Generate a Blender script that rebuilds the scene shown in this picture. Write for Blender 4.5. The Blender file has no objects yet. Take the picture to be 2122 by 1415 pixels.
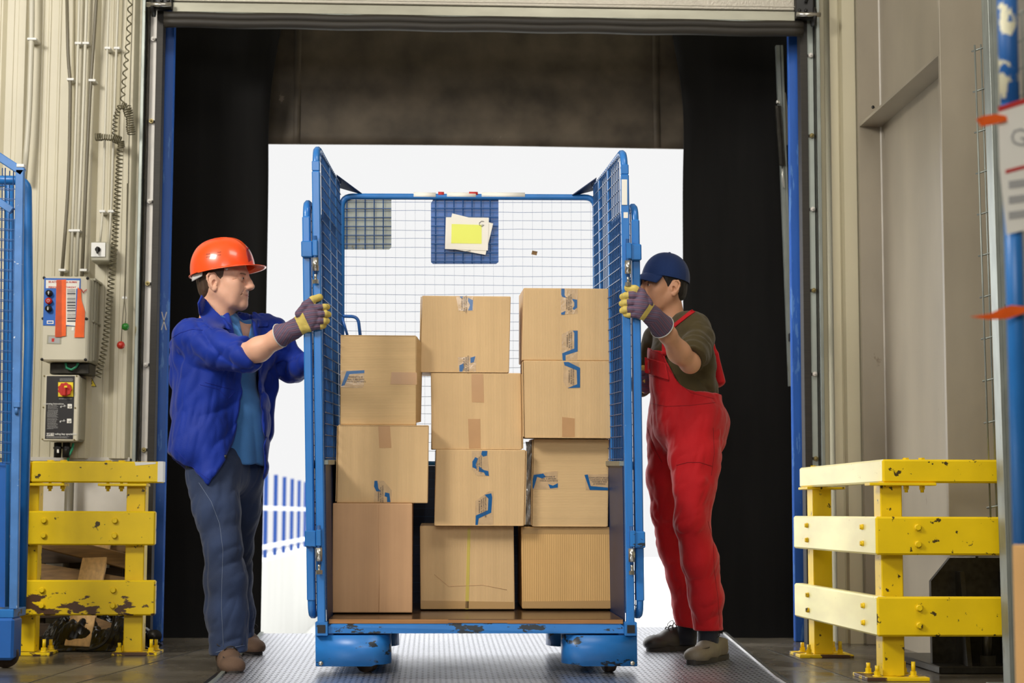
import bpy, bmesh, math, random
import numpy as np
from mathutils import Vector, Matrix, noise
random.seed(7)
PI = math.pi
C = bpy.context.scene.collection
scene = bpy.context.scene

# ------------------------------------------------------------------ camera
FPX = 3735.0; W, H = 2122, 1415
CAM = Vector((0, 0, 0.63))
YAW, PITCH, ROLL = math.radians(2.5), math.atan(356 / 3735), 0.0031
Fv = Vector((math.sin(YAW) * math.cos(PITCH), math.cos(YAW) * math.cos(PITCH), math.sin(PITCH)))
R0 = Vector((math.cos(YAW), -math.sin(YAW), 0)); U0 = R0.cross(Fv)
Rv = R0 * math.cos(ROLL) + U0 * math.sin(ROLL); Uv = U0 * math.cos(ROLL) - R0 * math.sin(ROLL)
cd = bpy.data.cameras.new('camera'); cam = bpy.data.objects.new('camera', cd); C.objects.link(cam)
cd.sensor_width = 36; cd.lens = FPX / W * 36; cd.clip_end = 400; cd.clip_start = .05
cam.matrix_world = Matrix(((Rv.x, Uv.x, -Fv.x, CAM.x), (Rv.y, Uv.y, -Fv.y, CAM.y), (Rv.z, Uv.z, -Fv.z, CAM.z), (0, 0, 0, 1)))
cd.dof.use_dof = True; cd.dof.focus_distance = 7.25; cd.dof.aperture_fstop = 3.5
scene.camera = cam
def ray(px, py): return Fv + Rv * ((px - W / 2) / FPX) - Uv * ((py - H / 2) / FPX)
def P(px, py, Y):
    d = ray(px, py); return CAM + d * (Y / d.y)
def PZ(px, py, z=0.0):
    d = ray(px, py); return CAM + d * ((z - CAM.z) / d.z)

# ------------------------------------------------------------------ world, sun, lamps, exposure
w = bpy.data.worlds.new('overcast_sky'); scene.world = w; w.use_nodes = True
# overcast sky: pale at the horizon, several times brighter towards the zenith
_nt = w.node_tree; _tc = _nt.nodes.new('ShaderNodeTexCoord'); _sp = _nt.nodes.new('ShaderNodeSeparateXYZ'); _mr = _nt.nodes.new('ShaderNodeMapRange')
_nt.links.new(_tc.outputs['Generated'], _sp.inputs[0]); _nt.links.new(_sp.outputs['Z'], _mr.inputs[0])
_mr.inputs[1].default_value = .24; _mr.inputs[2].default_value = .75; _mr.inputs[3].default_value = .93; _mr.inputs[4].default_value = 2.8
# plus an unseen bright patch to the left, added to light column and barrier
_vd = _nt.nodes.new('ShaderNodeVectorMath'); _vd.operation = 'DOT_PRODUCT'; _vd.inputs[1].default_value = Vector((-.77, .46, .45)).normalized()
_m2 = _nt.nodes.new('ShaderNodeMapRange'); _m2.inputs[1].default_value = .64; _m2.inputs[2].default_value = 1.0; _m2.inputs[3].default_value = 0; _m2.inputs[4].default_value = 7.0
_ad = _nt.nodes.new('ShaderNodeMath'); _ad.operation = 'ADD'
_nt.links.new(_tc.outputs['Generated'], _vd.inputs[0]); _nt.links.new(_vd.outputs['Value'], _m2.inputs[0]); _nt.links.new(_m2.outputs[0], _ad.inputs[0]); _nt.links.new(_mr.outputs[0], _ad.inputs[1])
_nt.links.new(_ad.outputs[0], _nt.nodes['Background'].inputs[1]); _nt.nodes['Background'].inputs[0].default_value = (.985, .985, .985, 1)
sd = bpy.data.lights.new('sun', 'SUN'); sd.energy = 1.0; sd.angle = .05
so = bpy.data.objects.new('sun', sd); C.objects.link(so)
so.rotation_euler = Vector((.5, .22, -.84)).to_track_quat('-Z', 'Y').to_euler()
def area(name, loc, tgt, sx, sy, e, col=(1, .955, .885)):
    l = bpy.data.lights.new(name, 'AREA'); l.shape = 'RECTANGLE'; l.size = sx; l.size_y = sy; l.energy = e; l.color = col
    o = bpy.data.objects.new(name, l); C.objects.link(o); o.location = loc
    o.rotation_euler = (Vector(tgt) - Vector(loc)).to_track_quat('-Z', 'Y').to_euler(); return o
area('hall_lamp_left', (-3.9, 3.6, 4.3), (.2, 7.6, 1.0), 1.5, 1.1, 285)
area('hall_lamp_right', (1.4, 4.4, 5.3), (.6, 8.2, 1.0), 2.4, 1.2, 90)
area('hall_window_behind', (-1.0, -2.8, 3.4), (.6, 5.0, 1.2), 4.0, 1.8, 215, (1, .965, .92))  # soft frontal fill added behind the camera, not a window of the hall
scene.view_settings.view_transform = 'Standard'; scene.view_settings.look = 'None'
scene.view_settings.gamma = 1; scene.view_settings.use_curve_mapping = False
scene.view_settings.exposure = 0.0
# ------------------------------------------------------------------ materials
def lin(c):
    return tuple(((v / 255) / 12.92 if v / 255 <= .04045 else ((v / 255 + .055) / 1.055) ** 2.4) for v in c)
def nn(nt, t, **kw):
    n = nt.nodes.new(t)
    for k, v in kw.items():
        if k in n.inputs.keys() if not isinstance(k, int) else True:
            n.inputs[k].default_value = v
        else: setattr(n, k, v)
    return n
def mat(name, rgb, rough=.5, metal=0.0, var=.0, vscale=4.0, bump=0.0, bscale=60.0, wear=0.0, wcol=(60, 45, 30), wscale=14.0,
        stretch=(1, 1, 1), spec=None, sheen=0.0, coat=0.0, wband=None):
    m = bpy.data.materials.new(name); m.use_nodes = True; nt = m.node_tree; b = nt.nodes['Principled BSDF']
    col = lin(rgb) + (1,)
    b.inputs['Base Color'].default_value = col; b.inputs['Roughness'].default_value = rough; b.inputs['Metallic'].default_value = metal
    if spec is not None: b.inputs['Specular IOR Level'].default_value = spec
    if sheen: b.inputs['Sheen Weight'].default_value = sheen
    if coat: b.inputs['Coat Weight'].default_value = coat; b.inputs['Coat Roughness'].default_value = .08
    tc = nt.nodes.new('ShaderNodeTexCoord'); mp = nt.nodes.new('ShaderNodeMapping'); mp.inputs['Scale'].default_value = stretch
    nt.links.new(tc.outputs['Object'], mp.inputs[0]); out = None
    L = nt.links.new
    if var:
        n = nt.nodes.new('ShaderNodeTexNoise'); n.inputs['Scale'].default_value = vscale; n.inputs['Detail'].default_value = 6
        L(mp.outputs[0], n.inputs['Vector'])
        mx = nt.nodes.new('ShaderNodeMix'); mx.data_type = 'RGBA'
        mx.inputs['A'].default_value = tuple(v * (1 - var) for v in col[:3]) + (1,); mx.inputs['B'].default_value = tuple(min(1, v * (1 + var)) for v in col[:3]) + (1,)
        cr = nt.nodes.new('ShaderNodeMapRange'); cr.inputs[1].default_value = .3; cr.inputs[2].default_value = .7
        L(n.outputs['Fac'], cr.inputs[0]); L(cr.outputs[0], mx.inputs['Factor']); out = mx.outputs['Result']
    if wear:
        n = nt.nodes.new('ShaderNodeTexNoise'); n.inputs['Scale'].default_value = wscale; n.inputs['Detail'].default_value = 8; n.inputs['Roughness'].default_value = .62
        L(mp.outputs[0], n.inputs['Vector'])
        cr = nt.nodes.new('ShaderNodeMapRange'); th = .5 + .22 * (1 - wear); cr.inputs[1].default_value = th; cr.inputs[2].default_value = th + .015
        L(n.outputs['Fac'], cr.inputs[0]); fac = cr.outputs[0]
        if wband:      # worn more between two heights (object z)
            sp = nt.nodes.new('ShaderNodeSeparateXYZ'); L(tc.outputs['Object'], sp.inputs[0])
            b2 = nt.nodes.new('ShaderNodeMapRange'); b2.inputs[1].default_value = wband[0]; b2.inputs[2].default_value = wband[1]; b2.inputs[3].default_value = .0; b2.inputs[4].default_value = .14
            L(sp.outputs['Z'], b2.inputs[0])
            ad = nt.nodes.new('ShaderNodeMath'); ad.operation = 'SUBTRACT'; L(n.outputs['Fac'], ad.inputs[0]); L(b2.outputs[0], ad.inputs[1])
            L(ad.outputs[0], cr.inputs[0])
        mx = nt.nodes.new('ShaderNodeMix'); mx.data_type = 'RGBA'; mx.inputs['A'].default_value = col; mx.inputs['B'].default_value = lin(wcol) + (1,)
        if out: L(out, mx.inputs['A'])
        L(fac, mx.inputs['Factor']); out = mx.outputs['Result']
    if out: L(out, b.inputs['Base Color'])
    if bump:
        n = nt.nodes.new('ShaderNodeTexNoise'); n.inputs['Scale'].default_value = bscale; n.inputs['Detail'].default_value = 5; L(mp.outputs[0], n.inputs['Vector'])
        bm_ = nt.nodes.new('ShaderNodeBump'); bm_.inputs['Strength'].default_value = bump; bm_.inputs['Distance'].default_value = .004
        L(n.outputs['Fac'], bm_.inputs['Height']); L(bm_.outputs[0], b.inputs['Normal'])
    return m
M = {}
M['cream'] = mat('cream_cladding', (198, 191, 166), .42, var=.05, vscale=2.5, bump=.1, bscale=8)
M['cream2'] = mat('cream_flashing', (196, 188, 160), .45, var=.08, vscale=3, stretch=(1, 1, .3))
M['plinth'] = mat('plinth_panel', (205, 200, 190), .6, var=.12, vscale=5)
M['column'] = mat('column_paint', (148, 139, 122), .3, var=.10, vscale=3.5, stretch=(1, 1, .45), wear=.12, wcol=(120, 108, 90), wscale=9)
M['blackrub'] = mat('black_rubber', (22, 21, 20), .55, var=.3, vscale=10, bump=.2, bscale=20)
M['seal'] = mat('rubber_seal', (42, 38, 31), .6, var=.25, vscale=18, stretch=(.3, 1, 8))
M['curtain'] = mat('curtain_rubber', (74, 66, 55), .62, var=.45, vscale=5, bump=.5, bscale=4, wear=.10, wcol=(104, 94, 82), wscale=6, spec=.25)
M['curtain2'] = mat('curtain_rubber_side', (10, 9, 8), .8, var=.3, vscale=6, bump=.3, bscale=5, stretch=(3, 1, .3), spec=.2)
M['zinc'] = mat('galvanised_steel', (146, 152, 146), .42, .6, var=.15, vscale=30, wear=.25, wcol=(120, 112, 80), wscale=25, stretch=(1, 1, .25))
M['whitestrip'] = mat('white_steel_flange', (214, 210, 202), .45, var=.06, vscale=12)
M['greystrip'] = mat('grey_steel_flange', (168, 176, 168), .45, var=.06, vscale=12)
M['postblue'] = mat('blue_frame_paint', (26, 88, 178), .45, var=.12, vscale=6, stretch=(4, 4, .5), wear=.62, wcol=(74, 124, 196), wscale=7)
M['blue'] = mat('cart_blue_paint', (36, 114, 188), .36, var=.10, vscale=10, wear=.10, wcol=(30, 40, 52), wscale=26)
M['bluechip'] = mat('worn_blue_paint', (36, 114, 188), .36, var=.16, vscale=8, wear=.58, wcol=(36, 44, 52), wscale=16, stretch=(.6, 1, 1.6))
M['bluegate'] = mat('gate_blue_paint', (46, 120, 196), .3, var=.10, vscale=10, wear=.08, wcol=(190, 205, 220), wscale=30, stretch=(1, 1, .4))
M['bluelight'] = mat('light_blue_paint', (70, 122, 186), .4, var=.15, vscale=12, wear=.3, wcol=(190, 205, 220), wscale=30)
M['wire'] = mat('blue_wire', (36, 82, 140), .4)
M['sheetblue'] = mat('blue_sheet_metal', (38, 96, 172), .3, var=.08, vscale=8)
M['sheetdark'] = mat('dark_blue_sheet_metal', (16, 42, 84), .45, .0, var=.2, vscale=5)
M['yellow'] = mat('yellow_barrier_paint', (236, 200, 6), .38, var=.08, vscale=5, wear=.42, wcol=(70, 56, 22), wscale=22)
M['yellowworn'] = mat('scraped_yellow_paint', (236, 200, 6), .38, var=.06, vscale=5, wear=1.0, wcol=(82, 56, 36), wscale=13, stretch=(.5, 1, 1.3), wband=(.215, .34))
M['yellowpale'] = mat('faded_yellow_paint', (250, 238, 168), .34, var=.10, vscale=6, wear=.22, wcol=(190, 160, 50), wscale=16, stretch=(1, .4, 1.5))  # outside glare is put into the pale base colour; yellow chips are wear
M['steel'] = mat('bright_steel', (190, 188, 180), .25, .9, var=.15, vscale=60)
M['steeld'] = mat('dark_steel', (52, 49, 42), .4, .7, var=.3, vscale=40)
M['bronze'] = mat('zinc_bolt', (150, 136, 90), .35, .7)
M['white'] = mat('white_plastic', (225, 225, 220), .4)
M['cable'] = mat('grey_cable', (112, 106, 88), .45)
M['conduit'] = mat('pale_conduit', (206, 202, 184), .4)
M['coil'] = mat('olive_coil_cable', (98, 92, 68), .4)
M['boxgrey'] = mat('enclosure_plastic', (206, 200, 178), .4, var=.03, vscale=4)
M['boxside'] = mat('enclosure_side', (158, 154, 134), .45)
M['black'] = mat('black_plastic', (24, 23, 22), .4)
M['blackpanel'] = mat('black_panel', (38, 36, 36), .35)
M['signblue'] = mat('sign_blue', (28, 100, 190), .35)
M['red'] = mat('red_plastic', (190, 36, 24), .35)
M['redb'] = mat('red_ball', (186, 44, 28), .3)
M['green'] = mat('green_ball', (40, 120, 40), .3)
M['greencable'] = mat('green_cable', (40, 140, 100), .4)
M['orangetape'] = mat('orange_tape', (240, 98, 24), .3, var=.15, vscale=20)
M['orangedark'] = mat('doubled_orange_tape', (196, 74, 20), .3, var=.15, vscale=20)
M['yellowsign'] = mat('sign_yellow', (240, 215, 30), .4)
M['ink'] = mat('ink', (58, 58, 66), .6)
M['inkw'] = mat('white_ink', (215, 215, 210), .6)
M['inkr'] = mat('red_ink', (190, 40, 36), .6)
M['paper'] = mat('paper', (238, 236, 226), .6)
M['paperg'] = mat('grey_print', (168, 168, 166), .6)
M['paperyel'] = mat('yellow_paper', (232, 240, 110), .6)
M['wood'] = mat('raw_wood', (206, 168, 112), .6, var=.18, vscale=8, stretch=(8, 8, .6))
M['woodold'] = mat('weathered_wood', (120, 92, 56), .7, var=.35, vscale=8, stretch=(.8, 8, 8))
M['plasticfoil'] = mat('black_foil', (14, 14, 15), .15)
M['alu'] = mat('embossed_aluminium', (178, 172, 158), .4, .35, var=.06, vscale=5, bump=.5, bscale=90)
M['aluedge'] = mat('aluminium_edge', (156, 154, 138), .35, .5, var=.12, vscale=14, stretch=(.3, 1, 1))
M['tray'] = mat('tray_board', (78, 58, 38), .2, var=.35, vscale=7, stretch=(.5, 1, 1), wear=.2, wcol=(50, 36, 24), wscale=8)
M['plyedge'] = mat('ply_edge', (160, 112, 64), .6, var=.2, vscale=30, stretch=(.2, 1, 6))
M['tape'] = mat('tan_tape', (192, 148, 102), .22, var=.05, vscale=10)
M['tapeclear'] = mat('glossy_clear_tape', (198, 168, 130), .16, var=.10, vscale=35, bump=.3, bscale=40)
M['tapeblue'] = mat('blue_tape_stripe', (22, 92, 150), .2)
M['tapeyel'] = mat('yellow_strap', (202, 182, 82), .35)
M['foil'] = mat('clear_wrap', (200, 200, 198), .12, .2, bump=1, bscale=25)
M['ext_concrete'] = mat('bright_concrete', (196, 196, 192), .85, var=.05, vscale=1.5, stretch=(1, 1, .3))
M['ext_ground'] = mat('yard_concrete', (210, 210, 206), .85, var=.05, vscale=.6)
M['railwhite'] = mat('white_rail', (225, 228, 230), .5)
M['railblue'] = mat('railing_blue', (2, 62, 140), .4)
M['wheel'] = mat('caster_rubber', (62, 48, 36), .6, var=.3, vscale=30)
M['amber'] = mat('amber_cardboard', (206, 160, 100), .6, var=.05, vscale=10)

def carton(name, rgb, axis, amp=.25, pitch=.0065):
    """cardboard: faint corrugation lines (axis 'x' = vertical flutes, 'z' = horizontal) over brown paper"""
    m = bpy.data.materials.new(name); m.use_nodes = True; nt = m.node_tree; b = nt.nodes['Principled BSDF']; L = nt.links.new
    b.inputs['Roughness'].default_value = .62; b.inputs['Specular IOR Level'].default_value = .3
    tc = nt.nodes.new('ShaderNodeTexCoord')
    wv = nt.nodes.new('ShaderNodeTexWave'); wv.bands_direction = axis.upper(); wv.inputs['Scale'].default_value = 1 / pitch / 3.18 / 1.0
    wv.inputs['Distortion'].default_value = .6; wv.inputs['Detail'].default_value = 1; L(tc.outputs['Object'], wv.inputs['Vector'])
    mp = nt.nodes.new('ShaderNodeMapping'); s = (1, 1, 30) if axis == 'z' else (30, 1, 1); mp.inputs['Scale'].default_value = s; L(tc.outputs['Object'], mp.inputs[0])
    n2 = nt.nodes.new('ShaderNodeTexNoise'); n2.inputs['Scale'].default_value = 1.4; n2.inputs['Detail'].default_value = 5; L(mp.outputs[0], n2.inputs['Vector'])
    n = nt.nodes.new('ShaderNodeTexNoise'); n.inputs['Scale'].default_value = 5; n.inputs['Detail'].default_value = 7; L(tc.outputs['Object'], n.inputs['Vector'])
    ad = nt.nodes.new('ShaderNodeMath'); ad.operation = 'ADD'; L(n.outputs['Fac'], ad.inputs[0]); L(n2.outputs['Fac'], ad.inputs[1])
    mr = nt.nodes.new('ShaderNodeMapRange'); mr.inputs[1].default_value = .7; mr.inputs[2].default_value = 1.3; L(ad.outputs[0], mr.inputs[0])
    mx = nt.nodes.new('ShaderNodeMix'); mx.data_type = 'RGBA'; c = lin(rgb)
    mx.inputs['A'].default_value = tuple(v * .92 for v in c) + (1,); mx.inputs['B'].default_value = tuple(v * 1.06 for v in c) + (1,)
    L(mr.outputs[0], mx.inputs['Factor']); L(mx.outputs['Result'], b.inputs['Base Color'])
    bp = nt.nodes.new('ShaderNodeBump'); bp.inputs['Strength'].default_value = amp; bp.inputs['Distance'].default_value = .0012
    a2 = nt.nodes.new('ShaderNodeMath'); a2.operation = 'ADD'; L(wv.outputs['Fac'], a2.inputs[0]); L(n2.outputs['Fac'], a2.inputs[1])
    L(a2.outputs[0], bp.inputs['Height']); L(bp.outputs[0], b.inputs['Normal'])
    return m
M['card_v'] = carton('cardboard_upright_flutes', (214, 180, 132), 'x', .22)
M['card_h'] = carton('cardboard_level_flutes', (216, 182, 132), 'z', .25)
M['card_b'] = carton('brown_cardboard', (200, 158, 118), 'x', .08)
M['card_y'] = carton('golden_cardboard', (214, 172, 112), 'x', .6, .009)

def concrete_floor():
    m = mat('polished_concrete', (88, 82, 71), .3, var=.28, vscale=1.3); nt = m.node_tree; L = nt.links.new; b = nt.nodes['Principled BSDF']
    tc = nt.nodes['Texture Coordinate']
    n = nt.nodes.new('ShaderNodeTexNoise'); n.inputs['Scale'].default_value = 3; n.inputs['Detail'].default_value = 8; L(tc.outputs['Object'], n.inputs['Vector'])
    mr = nt.nodes.new('ShaderNodeMapRange'); mr.inputs[1].default_value = .3; mr.inputs[2].default_value = .7; mr.inputs[3].default_value = .12; mr.inputs[4].default_value = .40
    L(n.outputs['Fac'], mr.inputs[0]); L(mr.outputs[0], b.inputs['Roughness'])
    return m
M['floor'] = concrete_floor()
def tread():
    """steel tread plate: rows of small raised bars, staggered"""
    m = bpy.data.materials.new('tread_plate_steel'); m.use_nodes = True; nt = m.node_tree; L = nt.links.new; b = nt.nodes['Principled BSDF']
    b.inputs['Metallic'].default_value = .9
    tc = nt.nodes.new('ShaderNodeTexCoord')
    br = nt.nodes.new('ShaderNodeTexBrick'); br.offset = .5; br.inputs['Scale'].default_value = 1.0
    br.inputs['Brick Width'].default_value = .045; br.inputs['Row Height'].default_value = .028; br.inputs['Mortar Size'].default_value = .0065; br.inputs['Mortar Smooth'].default_value = .6
    br.inputs['Color1'].default_value = (1, 1, 1, 1); br.inputs['Color2'].default_value = (1, 1, 1, 1); br.inputs['Mortar'].default_value = (0, 0, 0, 1)
    L(tc.outputs['Object'], br.inputs['Vector'])
    n = nt.nodes.new('ShaderNodeTexNoise'); n.inputs['Scale'].default_value = 2.5; n.inputs['Detail'].default_value = 6; L(tc.outputs['Object'], n.inputs['Vector'])
    mx = nt.nodes.new('ShaderNodeMix'); mx.data_type = 'RGBA'; mx.inputs['A'].default_value = lin((96, 98, 104)) + (1,); mx.inputs['B'].default_value = lin((228, 230, 238)) + (1,)
    L(br.outputs['Color'], mx.inputs['Factor']); L(mx.outputs['Result'], b.inputs['Base Color'])
    mr = nt.nodes.new('ShaderNodeMapRange'); mr.inputs[3].default_value = .2; mr.inputs[4].default_value = .42; L(n.outputs['Fac'], mr.inputs[0]); L(mr.outputs[0], b.inputs['Roughness'])
    bp = nt.nodes.new('ShaderNodeBump'); bp.inputs['Strength'].default_value = .35; bp.inputs['Distance'].default_value = .002; L(br.outputs['Color'], bp.inputs['Height']); L(bp.outputs[0], b.inputs['Normal'])
    return m
M['tread'] = tread()

# ------------------------------------------------------------------ mesh building
WL = {}      # world location of every object built (translations only)
class MB:
    def __init__(s): s.bm = bmesh.new(); s.smooth = []
    def box(s, lo, hi, bev=0.0, fn=None, seg=1, sub=0):
        lo, hi = Vector(lo), Vector(hi); t = bmesh.new()
        bmesh.ops.create_cube(t, size=1.0)
        for v in t.verts: v.co = Vector([lo[i] + (v.co[i] + .5) * (hi[i] - lo[i]) for i in range(3)])
        if bev: bmesh.ops.bevel(t, geom=list(t.edges), offset=bev, segments=seg, affect='EDGES', profile=.5)
        if sub: bmesh.ops.subdivide_edges(t, edges=list(t.edges), cuts=sub, use_grid_fill=True)
        if fn:
            for v in t.verts: v.co = fn(v.co)
        return s._join(t)
    def obox(s, a, b, wdt, hgt, up=(0, 0, 1), bev=0.0):
        """bar from a to b, width across, height along up"""
        a, b = Vector(a), Vector(b); d = (b - a); L_ = d.length; d.normalize(); up = Vector(up); r = d.cross(up).normalized(); u = r.cross(d).normalized()
        return s.box((-wdt / 2, 0, -hgt / 2), (wdt / 2, L_, hgt / 2), bev, lambda p: a + r * p.x + d * p.y + u * p.z)
    def _join(s, t, smooth=False):
        me = bpy.data.meshes.new('t'); bmesh.ops.recalc_face_normals(t, faces=list(t.faces)); 
        for f in t.faces: f.smooth = smooth
        t.to_mesh(me); t.free(); s.bm.from_mesh(me); bpy.data.meshes.remove(me); return s
    def prism(s, pts, off, bev=0.0):
        """polygon of 3D points extruded by vector off"""
        t = bmesh.new(); vs = [t.verts.new(Vector(p)) for p in pts]; f = t.faces.new(vs)
        r = bmesh.ops.extrude_face_region(t, geom=[f]); off = Vector(off)
        for v in [g for g in r['geom'] if isinstance(g, bmesh.types.BMVert)]: v.co += off
        if bev: bmesh.ops.bevel(t, geom=list(t.edges), offset=bev, segments=1, affect='EDGES')
        return s._join(t)
    def cyl(s, a, b, r, r2=None, n=16, smooth=True):
        return s.tube([a, b], r, n, radii=[r, r if r2 is None else r2], smooth=smooth)
    def tube(s, pts, r, n=8, radii=None, closed=False, smooth=True):
        pts = [Vector(p) for p in pts]; t = bmesh.new(); rings = []; prev = None; N = len(pts)
        for i, p in enumerate(pts):
            if closed: d = (pts[(i + 1) % N] - pts[i - 1])
            else: d = pts[min(i + 1, N - 1)] - pts[max(i - 1, 0)]
            d = d.normalized()
            if prev is None:
                prev = d.orthogonal().normalized()
                if abs(d.z) < .9: prev = Vector((0, 0, 1)).cross(d).normalized()
            prev = (prev - d * prev.dot(d)).normalized(); q = d.cross(prev); rr = radii[i] if radii else r
            rings.append([t.verts.new(p + (prev * math.cos(2 * PI * (k + .5) / n) + q * math.sin(2 * PI * (k + .5) / n)) * rr) for k in range(n)])
        m_ = N if closed else N - 1
        for i in range(m_):
            A, B = rings[i], rings[(i + 1) % N]
            for k in range(n): t.faces.new((A[k], A[(k + 1) % n], B[(k + 1) % n], B[k]))
        if not closed: t.faces.new(rings[0][::-1]); t.faces.new(rings[-1])
        return s._join(t, smooth)
    def ball(s, c, r, sc=(1, 1, 1), n=16):
        t = bmesh.new(); bmesh.ops.create_uvsphere(t, u_segments=n, v_segments=n // 2 + 2, radius=r)
        for v in t.verts: v.co = Vector((v.co.x * sc[0], v.co.y * sc[1], v.co.z * sc[2])) + Vector(c)
        return s._join(t, True)
    def grid(s, fn, nu, nv, thick=0.0, smooth=True):
        """surface fn(u,v) u,v in 0..1, given thickness along its normal"""
        t = bmesh.new(); vs = [[t.verts.new(fn(i / nu, j / nv)) for j in range(nv + 1)] for i in range(nu + 1)]
        for i in range(nu):
            for j in range(nv): t.faces.new((vs[i][j], vs[i + 1][j], vs[i + 1][j + 1], vs[i][j + 1]))
        if thick: bmesh.ops.recalc_face_normals(t, faces=list(t.faces)); bmesh.ops.solidify(t, geom=list(t.faces), thickness=thick)
        return s._join(t, smooth)
    def build(s, name, m, parent=None, loc=None, fn=None):
        if fn:
            for v in s.bm.verts: v.co = fn(v.co)
        me = bpy.data.meshes.new(name); 
        if parent is not None: base = WL[parent.name]
        else:
            if loc is None:
                xs = [v.co for v in s.bm.verts]; loc = Vector(((min(v.x for v in xs) + max(v.x for v in xs)) / 2, (min(v.y for v in xs) + max(v.y for v in xs)) / 2, min(v.z for v in xs)))
            base = Vector(loc)
        for v in s.bm.verts: v.co -= base
        s.bm.to_mesh(me); s.bm.free(); o = bpy.data.objects.new(name, me); C.objects.link(o)
        if m is not None: me.materials.append(m)
        if parent is not None: o.parent = parent
        else: o.location = base
        WL[o.name] = base.copy(); return o
def tag(o, label=None, cat=None, group=None, kind=None):
    if label: o['label'] = label
    if cat: o['category'] = cat
    if group: o['group'] = group
    if kind: o['kind'] = kind
    return o
def thing(name, loc, label, cat, group=None):
    o = bpy.data.objects.new(name, None); C.objects.link(o); o.location = loc; o.empty_display_size = .1; WL[o.name] = Vector(loc)
    return tag(o, label, cat, group)
def struct(o): return tag(o, kind='structure')
def copy_tree(root, delta, label=None):
    c = root.copy(); C.objects.link(c); c.location = Vector(root.location) + Vector(delta); WL[c.name] = Vector(c.location)
    if label: c['label'] = label
    for ch in list(root.children):
        k = ch.copy(); C.objects.link(k); k.parent = c; WL[k.name] = WL[c.name]
        for g in list(ch.children):
            q = g.copy(); C.objects.link(q); q.parent = k; WL[q.name] = WL[c.name]
    return c
def text(s, size, org, ux, uz, m, parent, name='lettering', align='CENTER', ext=.0003, bold=.0, sx=1.0):
    """flat lettering: org = centre, ux = reading direction, uz = up of the letters"""
    cu = bpy.data.curves.new('tx', 'FONT'); cu.body = s; cu.size = size; cu.align_x = align; cu.align_y = 'CENTER'; cu.extrude = ext; cu.offset = bold; cu.resolution_u = 2
    o = bpy.data.objects.new('tx', cu); me = bpy.data.meshes.new_from_object(o); bpy.data.objects.remove(o); bpy.data.curves.remove(cu)
    ux, uz = Vector(ux).normalized(), Vector(uz).normalized(); un = ux.cross(uz); org = Vector(org)
    b = MB(); b.bm.from_mesh(me); bpy.data.meshes.remove(me)
    return b.build(name, m, parent, fn=lambda p: org + ux * p.x * sx + uz * p.y + un * p.z)
def rpath(pts, r=.02, seg=6):
    """round the corners of a polyline"""
    pts = [Vector(p) for p in pts]; out = [pts[0]]
    for i in range(1, len(pts) - 1):
        a, b, c = pts[i - 1], pts[i], pts[i + 1]; d1 = (a - b).normalized(); d2 = (c - b).normalized(); rr = min(r, (a - b).length / 2, (c - b).length / 2)
        p, q = b + d1 * rr, b + d2 * rr
        for k in range(seg + 1):
            t = k / seg; out.append(p * (1 - t) ** 2 + b * 2 * t * (1 - t) + q * t * t)
    return out + [pts[-1]]
# ================================================================== the hall
YW = 8.86           # inner face of the dock wall
b = MB(); b.box((-7, -5, -.2), (7, 9.25, 0)); 
struct(b.build('floor', M['floor'], loc=(0, 0, -.2)))
b = MB(); b.box((-7, -5, 5.6), (7, 9.6, 5.8)); struct(b.build('ceiling', M['plinth']))
b = MB(); b.box((-7.2, -5, 0), (-7, 9.6, 5.6)); struct(b.build('wall_left', M['cream']))
b = MB(); b.box((7, -5, 0), (7.2, 9.6, 5.6)); struct(b.build('wall_right', M['cream']))
b = MB(); b.box((-7, -5.2, 0), (7, -5, 5.6)); struct(b.build('wall_front', M['cream']))

def px2x(px, Y=YW, py=700): return P(px, py, Y).x
XL = px2x(284); XR = px2x(1704)      # door reveal in the wall (outer edges of the tracks)
ZTOP = P(1000, 30, YW).z

# left cladding: ribbed sheet, profile extruded upwards
def ribbed(x0, x1, z0, z1, name, m):
    """trapezoidal wall sheet: raised ribs and small stiffening grooves, extruded upwards"""
    prof = [(x0, 0)]
    ribs = [px2x(c) for c in (-520, -380, -240, -110, 18, 165, 253)]
    for i, c in enumerate(ribs):
        w1 = .045 if i < 6 else .03
        prof += [(c - w1 - .03, 0), (c - w1, -.030), (c - .012, -.030), (c - .009, -.027), (c + .009, -.027), (c + .012, -.030), (c + w1, -.030), (c + w1 + .022, 0)]
        for off in (.115, .150, .20):
            if i < 6 and c + off + .07 < (ribs[i + 1] if i + 1 < len(ribs) else x1): prof += [(c + off, 0), (c + off + .004, -.004), (c + off + .012, -.004), (c + off + .016, 0)]
    pts = [(a_, YW + b_) for a_, b_ in prof if x0 <= a_ < x1] + [(x1, YW)]; bm_ = MB(); t = bmesh.new()
    A = [t.verts.new((p[0], p[1], z0)) for p in pts]; B = [t.verts.new((p[0], p[1], z1)) for p in pts]
    for i in range(len(pts) - 1): t.faces.new((A[i], A[i + 1], B[i + 1], B[i]))
    bk = [t.verts.new(q) for q in ((x0, YW + .3, z0), (x1, YW + .3, z0), (x1, YW + .3, z1), (x0, YW + .3, z1))]; t.faces.new(bk)
    bm_._join(t); return bm_.build(name, m)
ZP = P(200, 950, YW).z
struct(ribbed(-7, XL - .004, ZP, 5.6, 'wall_back', M['cream']))
b = MB(); b.box((-7, YW + .05, 0), (XL - .02, YW + .3, ZP)); b.box((-7, YW - .01, ZP - .012), (XL - .02, YW + .06, ZP + .006)); struct(b.build('wall_back_plinth', M['plinth']))
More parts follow.
